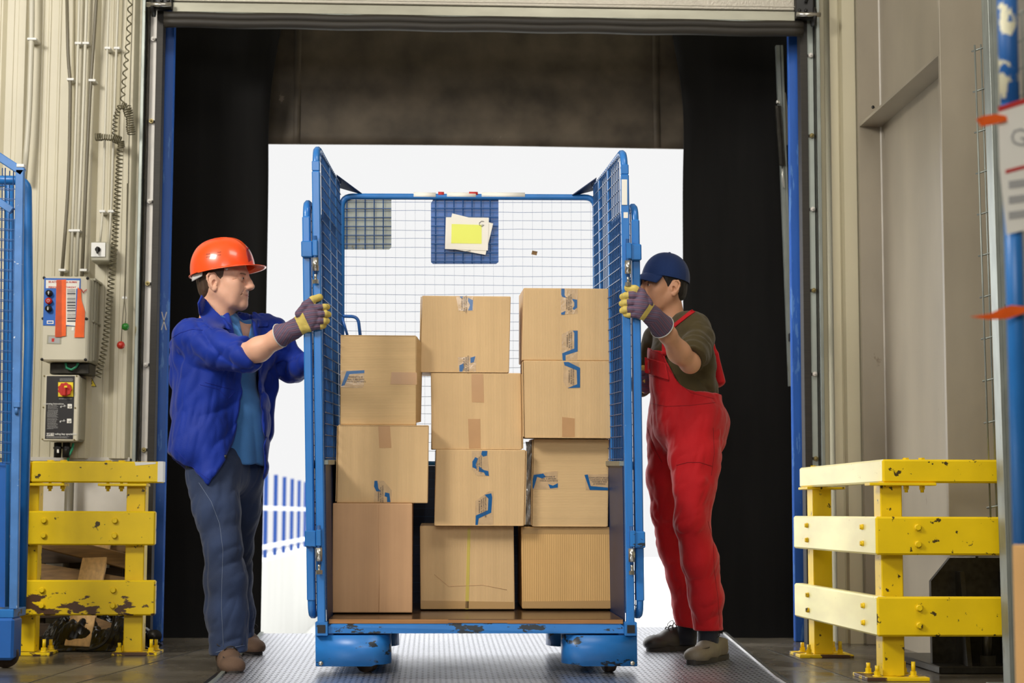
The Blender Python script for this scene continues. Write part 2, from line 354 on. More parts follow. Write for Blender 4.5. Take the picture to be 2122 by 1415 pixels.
# right: cream flashing profile beside the track, then wall behind the column
x1 = px2x(1728); x2 = px2x(1789)
b = MB()
b.prism([(XR + .02, YW + .12, 0), (x1 - .004, YW + .12, 0), (x1, YW - .0, 0), (x1 + .040, YW - .0, 0), (x1 + .044, YW + .012, 0), (x1 + .05, YW + .012, 0), (x1 + .056, YW - .03, 0), (x1 + .12, YW - .03, 0), (x1 + .126, YW - .008, 0), (x2 - .004, YW - .008, 0), (x2, YW + .06, 0), (x2 + .01, YW + .06, 0), (x2 + .01, YW + .3, 0), (XR + .03, YW + .3, 0)], (0, 0, 5.6))
struct(b.build('trim_1', M['cream2']))
b = MB(); b.box((x2 + .012, YW + .02, 0), (7, YW + .3, 5.6)); struct(b.build('wall_back_right', M['plinth']))
b = MB(); b.box((XL + .0, YW + .07, ZTOP + .28), (XR + .02, YW + .3, 5.6)); struct(b.build('wall_back_lintel', M['cream']))

# galvanised door tracks + flanges, one thing per side
def track(side):
    s = -1 if side == 'l' else 1
    root = thing('door_track', (px2x(297 if s < 0 else 1690), YW - .02, 0), 'galvanised vertical door track %s the dock door' % ('at the left of' if s < 0 else 'at the right of'), 'door track')
    if s < 0: a, f0, f1, r1 = 291, 298, 312, 326
    else: a, f0, f1, r1 = 1694, 1692, 1679, 1664
    # outer lip, dark channel, flange, rubber edge (pixel columns taken at mid height)
    X = lambda px: px2x(px)
    def vb(name, pa, pb, ya, yb, m, z1=4.6, z0=0):
        q = MB(); xa, xb = sorted((X(pa), X(pb))); q.box((xa, ya, z0), (xb, yb, z1), .002); return q.build(name, M[m], root)
    vb('outer_lip', a, a + s * 7, YW - .07, YW - .004, 'zinc')
    vb('channel', a - s * .5, f0, YW + .0, YW + .03, 'blackrub')
    vb('inner_lip', f0 + s * 2.5, f0 + s * .5, YW - .05, YW + .0, 'steeld')
    fl = vb('flange', f0, f1, YW - .01, YW + .04, 'whitestrip' if s < 0 else 'greystrip')
    vb('rubber_edge', f1, r1, YW - .02, YW + .06, 'seal', z1=ZTOP + .02)
    ys = (82, 252, 418, 588, 756, 932, 1100) if s < 0 else (116, 282, 434, 602, 775, 950, 1120)
    for i, y in enumerate(ys):
        q = MB(); p = P((f0 + f1) / 2 + (1 if s < 0 else -1), y, YW - .01)
        lean = (707 - y) * .0214 if s < 0 else 0
        x = X((f0 + f1) / 2); q.cyl((x, YW - .03, p.z), (x, YW - .009, p.z), .012, n=6, smooth=False); q.cyl((x, YW - .04, p.z), (x, YW - .009, p.z), .006, n=10)
        q.build('bolt', M['bronze'] if i % 2 else M['whitestrip'], root)
        q = MB(); xd = X(f1 + s * 1.5); q.box((min(xd, xd - s * .0) - .010, YW - .014, p.z - .007), (xd + .010, YW - .009, p.z + .007), .002); q.build('bolt_slot', M['black'], root)
track('l'); track('r')

# blue side frames
for s, pa, pb in ((-1, 325, 351), (1, 1638, 1664)):
    q = MB(); q.box((px2x(pa, 8.97), 8.95, 0), (px2x(pb, 8.97), 8.98, ZTOP + .02), .006)
    o = q.build('blue_door_post', M['postblue'])
    tag(o, 'tall scuffed blue post %s of the dock opening' % ('with a white scratched X, left' if s < 0 else 'at the right'), 'door post')
    if s < 0:
        q = MB(); zc = P(338, 665, 8.95).z; xc = px2x(340, 8.95, 665)
        for sg in (-1, 1): q.obox((xc - .012 * sg, 8.9485, zc - .045), (xc + .012 * sg, 8.9485, zc + .045), .0045, .003, up=(0, 1, 0))
        q.build('scratched_mark', M['inkw'], o)

# raised sectional door
zb = P(1000, 34, YW - .06).z - .020; XDL, XDR = px2x(359, YW - .06, 20), px2x(1645, YW - .06, 20)
door = MB()
for k in range(4):
    z0 = zb + .065 + k * .25
    door.box((XDL, YW - .08, z0 + .004), (XDR, YW - .035, z0 + .246), .004)
    door.box((XDL, YW - .084, z0 + .09), (XDR, YW - .078, z0 + .096)); door.box((XDL, YW - .084, z0 + .02), (XDR, YW - .078, z0 + .024))
door = struct(door.build('door_1', M['alu']))
q = MB(); q.box((XDL, YW - .088, zb + .012), (XDR, YW - .03, zb + .062), .003, sub=0); q.build('bottom_rail', M['aluedge'], door)
q = MB()
n = 60
q.tube([(XDL + (XDR - XDL) * i / n, YW - .082, zb + .006 - .008 * math.exp(-((i / n - .33) / .02) ** 2) + .003 * math.sin(i * .5)) for i in range(n + 1)], .009, 8); q.build('edge_trim', M['zinc'], door)
def sealfn(u, v):
    z = zb - .002 - .046 * v; y = YW - .06 - .012 * math.sin(v * PI * 3) - .01
    return Vector((XDL - .04 + (XDR - XDL + .08) * u, y, z + .002 * math.sin(u * 40)))
q = MB(); q.grid(sealfn, 60, 12, .02); q.build('rubber_seal', M['seal'], door)
for s, x in ((-1, XDL), (1, XDR)):
    h = MB(); xo = x + s * .02; h.box((min(x, x + s * .09), YW - .11, zb + .02), (max(x, x + s * .09), YW - .07, zb + .30), .004)
    for dz in (.06, .13, .2):
        for dx in (.018, .05): h.ball((x + s * dx, YW - .112, zb + dz), .009)
    h = h.build('hinge_plate', M['black'], door)
    q = MB(); q.cyl((x + s * -.0, YW - .13, zb + .035), (x + s * .12, YW - .13, zb + .035), .012); q.build('roller_axle', M['steel'], h)
    q = MB(); q.cyl((x + s * .085, YW - .09, zb + .035), (x + s * .10, YW - .09, zb + .035), .05); q.cyl((x + s * .05, YW - .12, zb + .10), (x + s * .08, YW - .12, zb + .22), .008); q.build('roller', M['black'], h)

# dock shelter rubber curtains (beyond the blue posts)
YC = 9.42
oxl_t, oxl_b = P(556, 288, YC).x, P(538, 1315, YC).x; oxr_t, oxr_b = P(1417, 298, YC).x, P(1422, 1315, YC).x; ozt = P(980, 293, YC).z
def side_pad(s):
    xi_t, xi_b = (oxl_t, oxl_b) if s < 0 else (oxr_t, oxr_b)
    def fn(u, v):
        z = -.35 + v * 4.1; t = min(1, max(0, z / ozt)); xi = xi_b + (xi_t - xi_b) * t
        if z > ozt: xi += -s * .10 * min(1, (z - ozt) / .9) ** 1.5 * 1.0
        xo = -2.6 if s < 0 else 2.75
        x = xi + (xo - xi) * u
        bulge = math.exp(-((z - ozt - .25) / .3) ** 2) * math.exp(-(u / .12) ** 2) * .10
        return Vector((x, YC + .06 - bulge - .03 * math.sin(u * 3), z))
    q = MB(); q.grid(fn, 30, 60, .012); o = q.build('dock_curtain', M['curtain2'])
    tag(o, 'tall black rubber side curtain at the %s of the bright opening' % ('left' if s < 0 else 'right'), 'dock curtain')
side_pad(-1); side_pad(1)
def head(u, v):
    x = -1.9 + u * 4.0; z = ozt + v * 1.3
    return Vector((x, YC + .13 + .10 * v ** 2 + .015 * math.sin(u * 9 + v * 2) + .02 * math.sin(v * 5) - .0, z))
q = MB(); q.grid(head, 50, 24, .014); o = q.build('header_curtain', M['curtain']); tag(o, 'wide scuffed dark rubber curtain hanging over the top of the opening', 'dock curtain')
for px in (613, 1368):
    q = MB(); xx = px2x(px, YC, 200); q.grid(lambda u, v: head((xx - .02 + 1.9 + u * .035 + (.0 if px < 900 else 0)) / 4.0, v) + Vector((0, -.016, 0)), 2, 20, .004); q.build('seam_strip', M['curtain'], o)

# spring and rail mechanism at the right of the opening
root = thing('shelter_spring_rail', (px2x(1625, 9.3), 9.3, 0), 'grey spring and folding rail against the black right curtain', 'door hardware')
xa = lambda px, py: P(px, py, 9.3)
q = MB(); q.obox(xa(1611, 95), xa(1638, 800), .02, .03, up=(0, 1, 0)); q.obox(xa(1619, 95), xa(1643, 800), .012, .03, up=(0, 1, 0)); q.build('rail', M['zinc'], root)
for py in (150, 700):
    q = MB(); c = xa(1636, py); q.box((c.x - .01, 8.975, c.z - .02), (c.x + .02, 9.31, c.z + .02), .002); q.build('wall_bracket', M['steeld'], root)
q = MB(); q.obox(xa(1621, 192), xa(1634, 300), .035, .012, up=(0, 1, 0), bev=.003); q.build('folding_arm', M['cable'], root)
q = MB(); A, B_ = xa(1610, 222), xa(1619, 345); A.y = B_.y = 9.27
pts = []; d = (B_ - A)
for i in range(60 * 8 + 1):
    t = i / 480; a = t * 60 * 2 * PI; pts.append(A + d * t + Vector((math.cos(a), math.sin(a), 0)) * .016)
q.tube(pts, .0032, 4); q.cyl(A, B_, .012); q.build('coil_spring', M['steeld'], root)
q = MB(); q.ball(A + Vector((0, 0, .02)), .012); q.tube([B_, B_ - Vector((0, 0, .05)), B_ + Vector((.006, 0, -.12))], .005, 6); q.build('spring_hook', M['steel'], root)

# ------------------------------------------------------------------ dock leveller plate
SL = .028; YH = 6.95
def ramp(y): return max(-.0, (y - YH) * SL)
a0, a1 = PZ(442, 1415), PZ(565, 1318); r0 = PZ(1622, 1413); r1 = PZ(1512, 1342)
def lxr(y, A, B): return A.x + (B.x - A.x) * (y - A.y) / (B.y - A.y)
ye = 8.78
q = MB(); t = bmesh.new()
L1 = [(lxr(y, a0, a1), y) for y in (3.0, YH, ye)]; R1 = [(lxr(y, r0, r1), y) for y in (3.0, YH, ye)]
top = [[t.verts.new((x, y, .002 + ramp(y))) for x, y in L1], [t.verts.new((x, y, .002 + ramp(y))) for x, y in R1]]
bot = [[t.verts.new((x, y, -.1)) for x, y in L1], [t.verts.new((x, y, -.1)) for x, y in R1]]
for k in range(2):
    t.faces.new((top[0][k], top[1][k], top[1][k + 1], top[0][k + 1])); t.faces.new((bot[0][k], bot[0][k + 1], bot[1][k + 1], bot[1][k]))
    for sd_ in (0, 1): t.faces.new((top[sd_][k], top[sd_][k + 1], bot[sd_][k + 1], bot[sd_][k]))
t.faces.new((top[0][2], top[1][2], bot[1][2], bot[0][2])); t.faces.new((top[0][0], top[1][0], bot[1][0], bot[0][0]))
q._join(t); lev = q.build('dock_leveller', M['tread']); tag(lev, 'steel tread plate ramp on the floor under the roll cage', 'dock leveller')
for nm, A, B, s in (('edge_bar', L1, None, -1), ('edge_bar', R1, None, 1)):
    q = MB()
    for k in range(2): q.obox((A[k][0], A[k][1], ramp(A[k][1]) + .003), (A[k + 1][0], A[k + 1][1], ramp(A[k + 1][1]) + .003), .016, .014)
    q.build(nm, M['zinc'] if s < 0 else M['steel'], lev)
    q = MB()
    for k in range(2): q.obox((A[k][0] + s * .022, A[k][1], .0), (A[k + 1][0] + s * .022, A[k + 1][1], .0), .028, .004)
    q.build('dark_gap', M['black'], lev)
lip = MB(); 
yl = 9.26
lip.prism([(L1[2][0] + .25, ye, ramp(ye) - .004), (R1[2][0] - .1, ye, ramp(ye) - .004), (R1[2][0] - .1, yl, ramp(ye) + .004), (L1[2][0] + .25, yl, ramp(ye) + .004)], (0, 0, -.012)); lip.build('lip_plate', M['tread'], lev)
# floor joint lines
q = MB()
for (xa_, ya_, xb_, yb_) in ((2140, 1409, 1500, 1331), (1460, 1318.5, 1760, 1350)):
    pass
for px0, py0, px1, py1 in ((1590, 1345, 1780, 1412), (60, 1415, 330, 1330), (160, 1415, 420, 1345)):
    A, B = PZ(px0, py0), PZ(px1, py1); q.obox((A.x, A.y, .0005), (B.x, B.y, .0005), .008, .001)
struct(q.build('trim_2', M['steeld'], loc=(0, 0, 0)))

# ------------------------------------------------------------------ yard outside
q = MB(); q.box((-40, 9.6, -1.2), (40, 70, -1.1)); struct(q.build('floor_yard', M['ext_ground'], loc=(0, 9.6, -1.2)))
q = MB(); q.box((-2.6, 9.5, -1.1), (2.8, 9.56, -.36)); struct(q.build('wall_dock_face', M['ext_concrete']))
XO = -1.82
zt = P(540, 1166, P(540, 1166, 1).y and (19.0)).z
ysegs = [abs(XO) * FPX / (898 - px) for px in (548, 570, 589, 607, 622, 636)]
yy0 = 14.0; ztop = .63 - (1166 - 1063) / 3735 * 19.0
q = MB(); q.box((XO - .3, yy0, -1.1), (XO, 40, ztop), .01); struct(q.build('wall_yard', M['ext_concrete']))
rail = thing('yard_railing', (XO, 19, ztop), 'blue and white post railing on the pale wall in the yard outside', 'railing')
hz = .63 + 88 / 3735 * 19.4
sp = 1.12; y = 15.4 + .35
ys = []
Y_ = abs(XO) * FPX / (898 - 548)
for k in range(-2, 14):
    y = Y_ + k * 1.28; ys.append(y)
    q = MB(); q.box((XO - .10, y - .02, ztop + .01), (XO - .052, y + .02, hz), .003); q.build('post', M['railblue'], rail)
for zf in (.585, .145):
    q = MB(); zz = ztop + (hz - ztop) * zf; q.box((XO - .05, yy0 + .3, zz - .024), (XO - .02, 36, zz + .024), .004); q.build('rail', M['railwhite'], rail)

# ------------------------------------------------------------------ yellow barriers
def bolt(q, p, d, r=.0108): q.cyl(Vector(p), Vector(p) + Vector(d) * .008, r * 1.25, n=12); q.cyl(Vector(p) + Vector(d) * .008, Vector(p) + Vector(d) * .014, r, n=6, smooth=False)
def base_plate(root, cx, cy, sx=.20, sy=.20, bx=None):
    q = MB(); q.box((cx - sx / 2, cy - sy / 2, 0), (cx + sx / 2, cy + sy / 2, .014), .002); bp_ = q.build('base_plate', M['yellowworn'], root)
    for dx, dy, h in ((-.07, -.07, .045), (.07, -.07, .06), (.07, .07, .05), (-.07, .07, .045)):
        q = MB(); x, y = cx + dx, cy + dy
        q.cyl((x, y, .014), (x, y, .018), .018, n=14); q.cyl((x, y, .018), (x, y, .034), .013, n=6, smooth=False); q.cyl((x, y, .03), (x, y, h + .01), .008, n=10); q.build('anchor_bolt', M['yellow'], bp_)
ZR = [(.842, .752), (.622, .476), (.318, .168)]      # top/bottom of the three rails
# left barrier: faces the camera
YB = 8.1
bl = thing('yellow_barrier', (px2x(180, YB), YB, 0), 'yellow guard rail with scraped paint at the left beside the man in the orange helmet', 'barrier')
xr = [px2x(337, YB, 980), px2x(321, YB, 1100), px2x(321, YB, 1240)]; xl = px2x(-40, YB)
for i, (zt_, zb_) in enumerate(ZR):
    zt_ += .012; zb_ += .008
    q = MB(); th = .075 if i == 0 else .045
    xj = px2x(60, YB, 1100) - i * .008
    q.box((xj + .002, YB, zb_), (xr[i], YB + th, zt_), .006); q.box((xl, YB, zb_), (xj - .003, YB + th, zt_), .006)
    r_ = q.build('rail', M['yellowworn'] if i == 2 else M['yellow'], bl)
    if i == 0:
        q = MB(); q.box((xr[0] - .022, YB - .0012, zb_ + .004), (xr[0] + .0012, YB + .07, zt_ + .0012)); q.build('end_cap', M['white'], r_)
        q = MB(); q.prism([(xr[0] - .125, YB - .0012, zt_ - .002), (xr[0] - .03, YB - .0012, zt_ - .002), (xr[0] - .032, YB - .0012, zt_ - .010), (xr[0] - .12, YB - .0012, zt_ - .018)], (0, .001, 0)); q.build('tape_patch', M['white'], r_)
    else:
        for px in (91, 238):
            for f in (.28, .72):
                q = MB(); bolt(q, (px2x(px, YB, 1100), YB, zb_ + (zt_ - zb_) * f), (0, -1, 0)); q.build('rail_bolt', M['yellow'], r_)
for pa, pb in ((44, 82), (263, 302)):
    q = MB(); xa_, xb_ = px2x(pa, YB + .08, 1100), px2x(pb, YB + .08, 1100); q.box((xa_, YB + .05, .012), (xb_, YB + .14, .762), .004); q.build('post', M['yellow'], bl)
    q = MB()
    d0, d1 = (0, .12) if pa < 100 else (-.12, .02)
    q.box((xa_ + (0 if pa < 100 else d0) - .0, YB + .0, .745), (xb_ + d1 * (pa < 100) + .012 * (pa > 100), YB + .11, .757), .002); q.build('top_bracket', M['yellow'], bl)
    for k, px in enumerate((104, 131) if pa < 100 else (224, 252)):
        q = MB(); x = px2x(px, YB + .04, 1000); q.cyl((x, YB + .04, .722), (x, YB + .04, .856), .007, n=8); q.cyl((x, YB + .04, .732), (x, YB + .04, .745), .012, n=6); q.cyl((x, YB + .04, .853), (x, YB + .04, .860), .016, n=6); q.build('bracket_bolt', M['yellow'], bl)
    base_plate(bl, (xa_ + xb_) / 2 + .015, YB + .1)
# right barrier: an L of rails, the near corner towards the camera
near = P(1815, 1150, 6.86); far = P(1645, 1150, 8.22); XN, XF = near.x, far.x
br = thing('yellow_barrier', (XN + .3, 6.9, 0), 'L-shaped yellow guard rail at the right with a faded side face', 'barrier')
dirv = Vector((XF - XN, 8.22 - 6.86, 0)).normalized(); out = Vector((dirv.y, -dirv.x, 0)) * -1   # outward (to -x)
for i, (zt_, zb_) in enumerate(ZR):
    zb2, zt2 = zb_, zt_; th = .07 if i == 0 else .045
    ia = near.copy() if i else P(1828, 970, 6.9); 
    A = Vector((ia.x, ia.y, (zb2 + zt2) / 2)); B = Vector((XF + (.03 if i == 0 else 0), 8.22, (zb2 + zt2) / 2))
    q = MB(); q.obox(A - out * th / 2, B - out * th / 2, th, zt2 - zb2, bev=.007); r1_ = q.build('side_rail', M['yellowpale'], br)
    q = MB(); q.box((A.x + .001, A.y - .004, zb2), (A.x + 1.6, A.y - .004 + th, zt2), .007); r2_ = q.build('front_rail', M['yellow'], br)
    if i:
        for f in (.28, .72):
            z = zb2 + (zt2 - zb2) * f
            q = MB(); bolt(q, (px2x(1901, 6.86, 1100), A.y - .004, z), (0, -1, 0)); q.build('rail_bolt', M['yellow'], r2_)
            for t_ in (.13, .80):
                p = A.lerp(B, t_); q = MB(); bolt(q, (p.x, p.y, z), out, .009); q.build('rail_bolt', M['yellow'], r1_)
def post2(x0, x1, y0, y1):
    q = MB(); q.box((x0, y0, .012), (x1, y1, .75), .004); q.build('post', M['yellow'], br); base_plate(br, (x0 + x1) / 2, (y0 + y1) / 2, .24, .24)
xp = px2x(1826, 6.92, 1100); post2(xp, xp + .085, 6.925, 7.03)
xq = px2x(1668, 8.1, 1100) + .02; post2(xq, xq + .085, 8.02, 8.14)
for (x, y, sx_) in ((xp + .12, 6.9, 1),):
    q = MB(); q.box((xp - .05, 6.885, .741), (xp + .21, 6.97, .752), .002); q.build('top_bracket', M['yellow'], br)
    for px in (1879, 1912):
        q = MB(); xx = px2x(px, 6.92, 1000); q.cyl((xx, 6.93, .715), (xx, 6.93, .845), .007, n=8); q.cyl((xx, 6.93, .726), (xx, 6.93, .742), .012, n=6, smooth=False); q.cyl((xx, 6.93, .838), (xx, 6.93, .849), .014, n=6, smooth=False); q.build('bracket_bolt', M['yellow'], br)
q = MB(); q.box((XF + .02, 8.0, .741), (XF + .19, 8.2, .752), .002); q.build('top_bracket', M['yellow'], br)
q = MB(); q.cyl((XF + .07, 8.1, .72), (XF + .07, 8.1, .845), .007, n=8); q.cyl((XF + .07, 8.1, .726), (XF + .07, 8.1, .742), .012, n=6, smooth=False); q.cyl((XF + .07, 8.1, .838), (XF + .07, 8.1, .849), .014, n=6, smooth=False); q.build('bracket_bolt', M['yellow'], br)

# ------------------------------------------------------------------ steel column
YF = 8.78; YN = 7.36
xfl = px2x(1780, YF, 300); xwb = px2x(1827, YF, 300); hw = .12
xc_ = xwb + .006
col = MB()
col.box((xfl, YF, 0), (xfl + .24, YF + .03, 5.6), .002)
ob = col.build('steel_column', M['column'], loc=(xc_, YN, 0)); tag(ob, 'deep beige painted steel column with a cross plate, behind the right yellow barrier', 'column')
q = MB(); q.box((xfl, YN - .03, .46), (xfl + .26, YN, 5.6), .002); q.build('near_flange', M['column'], ob)
q = MB(); q.prism([(xfl + .26, YN - .03, .455), (xfl + .26, YN - .03, .03), (xfl - .08, YN - .03, .03), (xfl - .08, YN - .03, .36), (xfl - .0, YN - .03, .455)], (0, .03, 0)); q.build('base_stiffener', M['steeld'], ob)
q = MB(); q.box((xc_ - .006, YN, 0), (xc_ + .006, YF, 5.6)); q.build('web', M['column'], ob)
q = MB(); zs = P(1800, 263, YF).z; q.box((xfl + .004, YN, zs), (xc_ - .006, YF, zs + .014), .001); q.build('stiffener_plate', M['column'], ob)
q = MB(); 
for zz0, zz1 in ((0.01, 5.6),): q.tube([(xc_ - .009, YF - .004, z) for z in (.05, 5.5)], .006, 6)
q.build('weld_seam', M['plinth'], ob)
q = MB(); p = P(1809, 222, YF); q.cyl((p.x, YF - .002, p.z), (p.x, YF + .0, p.z), .008); q.build('bolt_hole', M['black'], ob)
q = MB(); q.box((xfl - .10, YN - .20, 0), (xfl + .62, YF - .9, .03), .004); bp_ = q.build('foot_plate', M['steeld'], ob)
for dx in (.02, .2, .38):
    q = MB(); q.prism([(xfl + dx, YN - .18, .03), (xfl + dx, YN - .03, .03), (xfl + dx, YN - .03, .40), (xfl + dx, YN - .10, .40)], (.018, 0, 0)); q.build('gusset', M['steeld'], ob)
    q = MB(); q.cyl((xfl + dx + .09, YN - .15, .03), (xfl + dx + .09, YN - .15, .17), .02); q.cyl((xfl + dx + .09, YN - .15, .03), (xfl + dx + .09, YN - .15, .07), .035, n=6, smooth=False); q.build('anchor_bolt', M['steeld'], ob)

# ------------------------------------------------------------------ galvanised post and mesh panel
YG = 6.62
x0, x1_ = px2x(2085, YG, 1100), px2x(2112, YG, 1100)
q = MB(); lean = lambda p: Vector((p.x - .0105 * (p.z - .3), p.y, p.z))
q.box((x0, YG, 0), (x0 + .014, YG + .08, 4.0), .001, fn=lean); q.box((x0, YG + .076, 0), (x1_, YG + .08, 4.0), fn=lean); q.box((x0 + .014, YG, 0), (x1_, YG + .004, 4.0), fn=lean)
gp = q.build('galvanised_post', M['zinc'], loc=(x0, YG, 0)); tag(gp, 'tall galvanised steel channel post at the right edge in front of the column', 'post')
q = MB(); q.box((x0 - .05, YG - .05, 0), (x1_ + .06, YG + .12, .008)); q.build('foot_plate', M['zinc'], gp)
root = thing('wire_mesh_panel', (x0, YG + .3, .2), 'galvanised wire mesh panel seen nearly edge-on behind the channel post', 'mesh panel')
za, zz = P(2028, 92, 6.95).z, .62
q = MB()
xm = lambda z, k: px2x(2062, 6.95, 955) - k * .022 - .0118 * (z - .8)
for k in (0, 1): q.tube([(xm(z, k), 6.95 + .01 * k, z) for z in (zz, za)], .004, 6)
q.build('upright_wires', M['zinc'], root)
q = MB(); z = za - .02
while z > zz:
    q.cyl((xm(z, 0) + .012, 6.94, z + .006), (xm(z, 1) - .010, 6.97, z - .004), .004, n=6); z -= .165
q.build('cross_wires', M['zinc'], root)

# ------------------------------------------------------------------ wall services on the left
def wx(px, py, Y=8.80): return P(px, py, Y)
def cond(name, pts, r, m, label, cat, grp=None, Y=8.79, clips=()):
    q = MB(); q.tube(rpath([wx(a, b_, Y) for a, b_ in pts], .3, 5), r, 8); o = q.build(name, M[m]); tag(o, label, cat, grp)
    for cx_, cy_ in clips:
        q = MB(); c = wx(cx_, cy_, Y); q.box(c - Vector((r + .006, r + .003, .006)), c + Vector((r + .012, YW - Y - .002, .006)), .002); q.build('clip', M['white'], o)
    return o
cond('conduit', [(66, -40), (66, 60), (60, 250), (50, 370)], .014, 'conduit', 'thick pale conduit running down the cladding at the far left', 'conduit', clips=((66, 82),), Y=8.78)
cond('cable', [(138, -40), (141, 120), (146, 170), (143, 380), (128, 572)], .0085, 'cable', 'grey cable bowing down to the control box, leftmost of the dark pair', 'cable', clips=((145, 165), (128, 560)))
cond('cable', [(202, -40), (196, 60), (188, 170), (180, 330), (170, 572)], .0085, 'cable', 'grey cable bowing down to the control box, rightmost of the dark pair', 'cable', clips=((190, 167), (172, 560)))
cond('conduit', [(165, -40), (162, 90), (156, 300), (147, 572)], .007, 'conduit', 'thin pale conduit between the two dark cables, the left one', 'conduit', clips=((161, 90), (148, 478)))
cond('conduit', [(181, -40), (177, 90), (170, 300), (158, 572)], .008, 'conduit', 'thin pale conduit between the two dark cables, the right one', 'conduit', clips=((177, 90), (158, 478)))
cond('conduit', [(227, -40), (222, 110), (213, 440), (207, 504)], .006, 'conduit', 'thin pale conduit down to the small rotary switch, the left one', 'conduit', clips=((222, 100), (211, 438)))
cond('conduit', [(246, -40), (241, 110), (230, 440), (226, 506)], .006, 'conduit', 'thin pale conduit down to the small rotary switch, the right one', 'conduit', clips=((241, 100), (229, 438)))

def coil(ctrl, turns, r, rw, Y):
    """helix along a polyline of pixel points: list of (px, py); turns per segment"""
    pts = []; ph = 0
    for i in range(len(ctrl) - 1):
        a, b_ = wx(*ctrl[i], Y), wx(*ctrl[i + 1], Y); d = b_ - a; dn = d.normalized(); n1 = dn.cross(Vector((0, 1, 0))).normalized(); n2 = dn.cross(n1)
        T = turns[i]; N = int(T * 9); rr = r[i] if isinstance(r, (list, tuple)) else r
        for k in range(N):
            t = k / N; a_ = ph + t * T * 2 * PI; pts.append(a + d * t + (n1 * math.cos(a_) + n2 * math.sin(a_)) * rr)
        ph += T * 2 * PI
    q = MB(); q.tube(pts, rw, 5); return q
q = coil([(271, -30), (266, 80), (257, 170), (253, 215)], [5.5, 5, 2.6], [.010, .010, .010], .0035, 8.74)
q.bm.verts.ensure_lookup_table()
o = q.build('coiled_cable', M['coil'], loc=wx(210, 780, 8.74)); tag(o, 'olive coiled cable hanging in spirals down the cladding with two tangled knots', 'coiled cable')
coil([(253, 218), (262, 222), (268, 240), (270, 262), (273, 278)], [3, 4, 4.5, 3.5], [.016, .021, .017, .020], .0031, 8.73).build('knot', M['coil'], o)
coil([(249, 218), (239, 245), (237, 280)], [4, 4], .011, .0032, 8.75).build('spiral', M['coil'], o)
coil([(198, 284), (212, 284), (235, 286), (250, 292), (252, 306)], [4, 5, 4.5, 4], [.018, .014, .020, .016], .0031, 8.72).build('knot', M['coil'], o)
coil([(249, 306), (245, 380), (238, 500), (232, 570), (222, 680), (214, 735), (203, 782)], [9, 14, 8, 12, 6, 6], .0145, .0034, 8.72).build('spiral', M['coil'], o)

def box_px(q, l, t, r, bt, Yf, Yb, bev=.006):
    a, b_ = P(l, bt, Yf), P(r, t, Yf); q.box((a.x, Yf, a.z), (b_.x, Yb, b_.z), bev); return (a.x, a.z, b_.x, b_.z)
# control box
YX = 8.62
cb = thing('control_box', P(135, 750, YX), 'tall grey door control box with blue sign panel and orange tape', 'control box')
q = MB(); x0, z0, x1_, z1 = box_px(q, 84, 573, 184, 748, YX, YX + .06, .008); q.build('cover', M['boxgrey'], cb)
q = MB(); q.box((x0 + .004, YX + .06, z0 - .0), (x1_ + .012, YW - .002, z1), .006)
for k in range(2): q.box((x1_ + .01, YX + .085 + k * .05, z0 + .01), (x1_ + .02, YX + .095 + k * .05, z1 - .01), .002)
q.box((x1_ + .008, YX + .06, z1 - .012), (x1_ + .022, YW - .004, z1 - .0), .002); q.box((x1_ + .008, YX + .06, (z0 + z1) / 2 - .01), (x1_ + .02, YW - .004, (z0 + z1) / 2), .002)
q.build('housing', M['boxside'], cb)
for xx in (x0 + .006, x1_ - .006):
    for zz_ in (z0 + .008, (z0 + z1) / 2, z1 - .008):
        q = MB(); q.cyl((xx, YX - .002, zz_), (xx, YX + .01, zz_), .007, n=10); q.build('screw', M['black'], cb)
q = MB(); q.prism([P(*c, YX - .003) for c in ((92, 576), (167, 577), (165, 676), (89, 674))], (0, .003, 0)); sp_ = q.build('sign_panel', M['signblue'], cb)
def decal(name, m, pts, Y, parent, th=.001):
    q = MB(); q.prism([P(*c, Y) for c in pts], (0, th, 0)); return q.build(name, M[m], parent)
decal('sign_plate', 'paper', ((95, 580), (165, 581), (164, 598), (95, 597)), YX - .0045, sp_)
text('SE ACTIONEAZA NUMAI', .0122, P(130, 584.5, YX - .005), (1, 0, 0), (0, 0, 1), M['inkr'], sp_, bold=.0004)
text('DE', .0122, P(129, 590, YX - .005), (1, 0, 0), (0, 0, 1), M['inkr'], sp_, bold=.0004)
text('PERSONAL AUTORIZAT', .0122, P(129, 595.5, YX - .005), (1, 0, 0), (0, 0, 1), M['inkr'], sp_, bold=.0004)
for py, m, arrow in ((608, 'black', 1), (624, 'red', 0), (640, 'black', -1)):
    q = MB(); c = P(102.5 - (py - 608) * .04, py, YX - .004); q.cyl(c, c + Vector((0, -.022, 0)), .0165, .0145, n=20); k_ = q.build('push_button', M[m], cb)
    q = MB()
    cc = c + Vector((0, -.0225, 0))
    if arrow:
        q.prism([cc + Vector((x * .9, 0, z * arrow)) for x, z in ((0, .009), (-.005, .002), (-.0018, .002), (-.0018, -.008), (.0018, -.008), (.0018, .002), (.005, .002))], (0, -.0006, 0))
    else: q.tube([cc + Vector((.007 * math.cos(a * PI / 8), 0, .007 * math.sin(a * PI / 8))) for a in range(16)], .001, 4, closed=True)
    q.build('arrow_mark', M['inkw'], k_)
decal('logo_plate', 'paper', ((97, 664), (111, 664), (111, 671), (97, 671)), YX - .0045, sp_)
decal('logo_bar', 'signblue', ((99, 666), (109, 666), (109, 669), (99, 669)), YX - .0052, sp_)
decal('barcode_label', 'paper', ((137, 596), (158, 597), (156, 675), (134, 673)), YX - .0052, sp_)
q = MB(); rnd = random.Random(3); yy = 600
